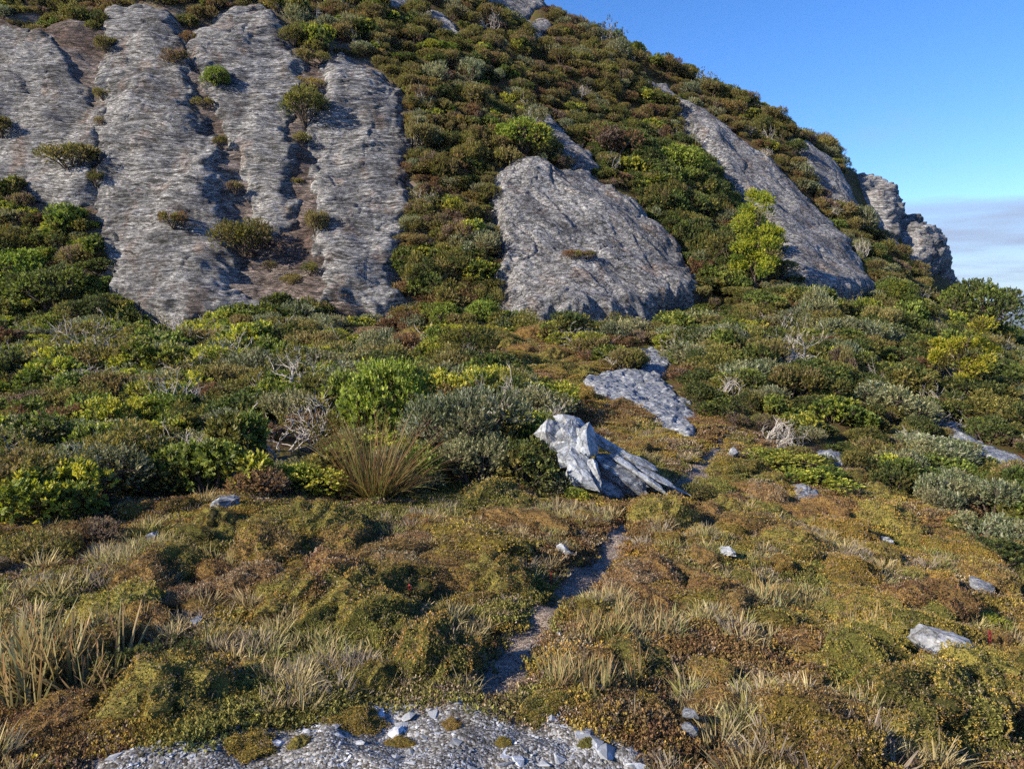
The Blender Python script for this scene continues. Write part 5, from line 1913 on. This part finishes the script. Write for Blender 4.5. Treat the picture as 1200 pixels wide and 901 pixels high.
loose_rock(180, 637, 22, 10, 'small grey stone beside the dark cushion mound', 72, 3, bury=.3)
loose_rock(705, 826, 10, 8, 'little whitish stone in the brown moss below the path bank', 73, 4, bury=.1)
loose_rock(655, 752, 8, 6, 'white pebble lying on the path', 74, 4, bury=.1)
loose_rock(300, 270, 8, 6, 'pale stone lodged on the cliff', 75, 3) if False else None

SEDGE_SPOTS = [(280, 690, 45, .9), (450, 730, 40, .9), (160, 650, 45, .8), (330, 760, 50, .5), (420, 660, 45, .8), (860, 730, 60, .9), (740, 740, 45, .9), (620, 690, 40, .5), (960, 640, 60, .7), (1080, 700, 60, .7), (1000, 770, 40, .8), (900, 600, 40, .6), (660, 600, 50, .8), (500, 610, 50, .7), (1160, 740, 40, .7), (250, 740, 50, .6), (760, 470, 30, .4), (780, 640, 40, .6), (100, 660, 30, .6), (760, 505, 40, .7), (930, 870, 30, .5)]
SWORD_SPOTS = [
    (55, 800, 11, 34, 'brown-tipped sword-leaved plant in the clump beside the dark green cushion', 'sword-leaved clump beside the dark cushion'),
    (140, 760, 4, 24, 'sword-leaved plant rising through the dark green cushion', 'sword-leaved plants in the dark cushion'),
    (690, 810, 9, 22, 'pale sword-leaved plant on the bank below the path', 'sword-leaved plants on the path bank'),
    (720, 745, 10, 34, 'pale sword-leaved plant lining the path', 'sword-leaved plants lining the path'),
    (850, 720, 10, 44, 'pale sword-leaved plant in the grassy patch beyond the path', 'sword-leaved plants beyond the path'),
    (1000, 760, 6, 34, 'pale sword-leaved plant near the lone white quartz rock', 'sword-leaved plants by the white rock'),
    (280, 690, 8, 40, 'pale sword-leaved plant on the heath below the scrub belt', 'sword-leaved plants below the scrub belt'),
]


def near_mounds():
    """the larger dark bushes and mounds of the near heath"""
    r = np.random.default_rng(8)
    rows = [
        ('c', 505, 800, 58, 2, .95, 'big olive and rust cushion mound beside the path hollow'),
        ('c', 640, 850, 36, 0, .9, 'yellow-green mossy mound where the path begins'),
        ('c', 280, 896, 42, 3, .7, 'low golden-green moss mound in the stone chips'),
        ('c', 400, 862, 45, 3, .5, 'flat golden moss cushion reaching into the stone chips'),
        ('c', 300, 672, 62, 1, 1.0, 'broad rusty cushion mound with a golden crest'),
        ('c', 215, 720, 46, 7, .8, 'brown moss mound in front of the rusty cushion mound'),
        ('c', 745, 790, 52, 2, .5, 'smooth green moss mound behind the bank of sword leaves'),
        ('c', 690, 790, 30, 4, .7, 'dark rust coloured hummock on the path bank'),
        ('c', 560, 660, 70, 6, .6, 'wide red-brown mound above the path bend'),
        ('c', 780, 620, 45, 5, .8, 'olive mound beside the upper path'),
        ('c', 690, 735, 25, 3, .9, 'small golden mound at the edge of the path'),
        ('c', 470, 878, 17, 0, .8, 'small mossy clump alone in the stone chips below the big mound'),
        ('c', 590, 884, 13, 3, .7, 'small golden clump in the stone chips below the path start'),
        ('c', 690, 886, 11, 2, .7, 'tiny green clump at the outer end of the stone chips'),
        ('c', 350, 888, 15, 5, .7, 'small olive clump between the two golden moss cushions'),
        ('c', 530, 862, 14, 6, .8, 'small reddish olive clump at the upper edge of the stone chips'),
        ('s', 160, 815, 62, 'dark_shrub', .62, 'dark green low bush behind the brown-tipped sword leaves'),
        ('s', 15, 775, 42, 'grey_green_shrub', .8, 'silvery low bush beside the sword-leaved clump'),
        ('s', 95, 720, 40, 'dark_shrub', .6, 'dark low bush with olive crown in the near heath'),
        ('s', 35, 665, 48, 'heath_shrub', .8, 'olive-topped heath bush at the front of the scrub belt'),
        ('s', 100, 645, 36, 'rusty_shrub', .8, 'dusky brown bush at the front of the scrub belt'),
        ('s', 1015, 820, 28, 'yellow_green_shrub', .6, 'small bright green bush low on the open slope'),
        ('s', 1090, 800, 26, 'leafy_shrub', .3, 'green mat growing beside the lone white quartz rock'),
        ('s', 1170, 745, 30, 'yellow_green_shrub', .6, 'light green bush uphill of the lone white quartz rock'),
        ('s', 15, 905, 45, 'heath_shrub', .45, 'low olive bush in front of the sword-leaved clump'),
        ('s', 1170, 650, 40, 'grey_green_shrub', .8, 'pale sage bush low on the side slope'),
        ('s', 600, 585, 30, 'rusty_shrub', .55, 'low purple-brown shrub below the dark bush by the outcrop'),
        ('s', 820, 590, 34, 'heath_shrub', .5, 'low olive shrub in the bend of the upper path'),
    ]
    for row in rows:
        t, px, py, rp = row[:4]
        P = cast(px, py)
        z = float(ground(P[:1], P[1:2])[0])
        R = rp * P[1] / F_PX
        n = normal_at(P[:1], P[1:2])[0]
        P = P + np.array([0, R * .5, 0])
        z = float(ground(P[:1], P[1:2])[0])
        rot = plant_rot(r, n, .5)
        if t == 'c':
            k = R / .34
            place('cushion_plant', row[4], (P[0], P[1], z - .02 + (.03 if rp < 20 else 0)), rot, (k, k, k * row[5] * 1.4), row[6], 'cushion plant', None, True)
        else:
            if row[4] not in NEAR:
                NEAR[row[4]] = near_proto(row[4])
            k = R / .35
            o = link(row[4], None, loc=(P[0], P[1], z - .02), rot=rot, scl=(k, k, k * row[5] * 1.2))
            Q = NEAR[row[4]]
            link('foliage', Q[0], o); link('stems', Q[1], o)
            tag(o, row[6], KIND_TEXT[row[4]][1])
        HEROES.append((P[0], P[1], R * .8))


NEAR = {}


def near_proto(kind):
    """finer-leaved version for bushes seen from three or four metres"""
    pal, pal2 = {'dark_shrub': ('dark', 'olive'), 'grey_green_shrub': ('silver', 'sage'), 'heath_shrub': ('olive', 'khaki'), 'rusty_shrub': ('purple', 'rust'), 'yellow_green_shrub': ('lime', 'green'), 'leafy_shrub': ('green', 'lime')}[kind]
    Q = shrub(1000 + len(kind), .35, .36, 14, 900, 9, .018, .005, .035, pal, pal2, .85, up=.7, twigs=16)
    return Q.mesh('foliage', MATS_S, 0), Q.mesh('stems', MATS_S, 1)


near_mounds()
low_heath()


# red flower spikes
def red_spikes():
    m, nt, N, L = mat_base('red_spike')
    out = N('ShaderNodeOutputMaterial'); bs = N('ShaderNodeBsdfPrincipled')
    bs.inputs['Roughness'].default_value = .7
    tc = N('ShaderNodeTexCoord'); n = noise_node(N, L, tc.outputs['Object'], 60, 3)
    rp = ramp(N, [(.3, (.16, .02, .02)), (.7, (.38, .06, .045))]); L(n.outputs['Fac'], rp.inputs[0])
    L(rp.outputs[0], bs.inputs['Base Color']); L(bs.outputs[0], out.inputs[0])
    r = np.random.default_rng(4)
    for px, py, label in ((645, 685, 'red seed spike standing beside the path'), (479, 715, 'red seed spike on the heath above the big cushion mound'), (1068, 722, 'red seed spike upslope of the lone white quartz rock'), (1158, 762, 'red seed spike downslope of the lone white quartz rock')):
        Q = Quads()
        Q.tube([(0, 0, -.02), (.004, 0, .05), (.006, .002, .10)], .003, .002, (.1, .1, .04), 4, 0)
        k = 60
        a = r.uniform(0, 6.28, k); zz = r.uniform(.05, .13, k)
        A = unit(np.stack([np.cos(a), np.sin(a), 0 * a + .9], 1))
        Q.leaves(np.stack([0 * a + .005, 0 * a, zz], 1), A, unit(np.cross(A, [0, 0, 1.])), .02, .005, np.full((k, 3), .2))
        P = cast(px, py)
        o = link('seed_spike', Q.mesh('seed_spike', [m]), loc=(P[0], P[1], float(ground(P[:1], P[1:2])[0]) + .03), scl=1.1)
        tag(o, label, 'flower spike')


red_spikes()


# ------------------------------------------------------------------ sea and far coast
def far_world():
    m, nt, N, L = mat_base('sea_water')
    out = N('ShaderNodeOutputMaterial'); bs = N('ShaderNodeBsdfPrincipled')
    bs.inputs['Base Color'].default_value = (.03, .07, .11, 1); bs.inputs['Roughness'].default_value = .35
    L(bs.outputs[0], out.inputs[0])
    S = 60000
    me = mesh_from('sea', [(-S, -S, -330), (S, -S, -330), (S, S, -330), (-S, S, -330)], [(0, 1, 2, 3)], [m])
    tag(link('sea', me), 'distant calm sea far below the mountain', kind='structure')
    m2, nt, N, L = mat_base('far_forest')
    out = N('ShaderNodeOutputMaterial'); bs = N('ShaderNodeBsdfPrincipled')
    geo = N('ShaderNodeNewGeometry'); n = noise_node(N, L, geo.outputs['Position'], .004, 6)
    rp = ramp(N, [(.35, (.03, .045, .02)), (.7, (.08, .085, .05))]); L(n.outputs['Fac'], rp.inputs[0])
    L(rp.outputs[0], bs.inputs['Base Color']); L(bs.outputs[0], out.inputs[0])
    nx, ny = 200, 60
    X, Y = np.meshgrid(np.linspace(2500, 12000, nx), np.linspace(6500, 10500, ny))
    h = np.exp(-((Y - 8500) / 1300) ** 2) * sstep(4200, 5800, X) * (480 + 170 * fbm(X * .0007, Y * .0007, 3, 5)) - 345
    i = np.arange(ny - 1)[:, None] * nx + np.arange(nx - 1)[None]
    F = np.stack([i, i + 1, i + 1 + nx, i + nx], -1).reshape(-1, 4)
    me = mesh_from('far_hills', np.stack([X, Y, h], -1).reshape(-1, 3), F, [m2], True)
    tag(link('far_hills', me), 'hazy blue hills across the water', kind='structure')


far_world()


# ------------------------------------------------------------------ air
def build_haze():
    m = bpy.data.materials.new('sea_air')
    m.use_nodes = True
    nt = m.node_tree; nt.nodes.clear()
    out = nt.nodes.new('ShaderNodeOutputMaterial'); v = nt.nodes.new('ShaderNodeVolumePrincipled')
    v.inputs['Color'].default_value = (.72, .84, 1, 1)
    v.inputs['Density'].default_value = .00006
    v.inputs['Anisotropy'].default_value = .2
    nt.links.new(v.outputs[0], out.inputs['Volume'])
    S, z0, z1 = 60100, -420, 300
    V = [(-S, -S, z0), (S, -S, z0), (S, S, z0), (-S, S, z0), (-S, -S, z1), (S, -S, z1), (S, S, z1), (-S, S, z1)]
    F = [(0, 3, 2, 1), (4, 5, 6, 7), (0, 1, 5, 4), (1, 2, 6, 5), (2, 3, 7, 6), (3, 0, 4, 7)]
    tag(link('haze', mesh_from('haze', V, F, [m])), 'thin blue sea haze in the far air', kind='stuff')


build_haze()
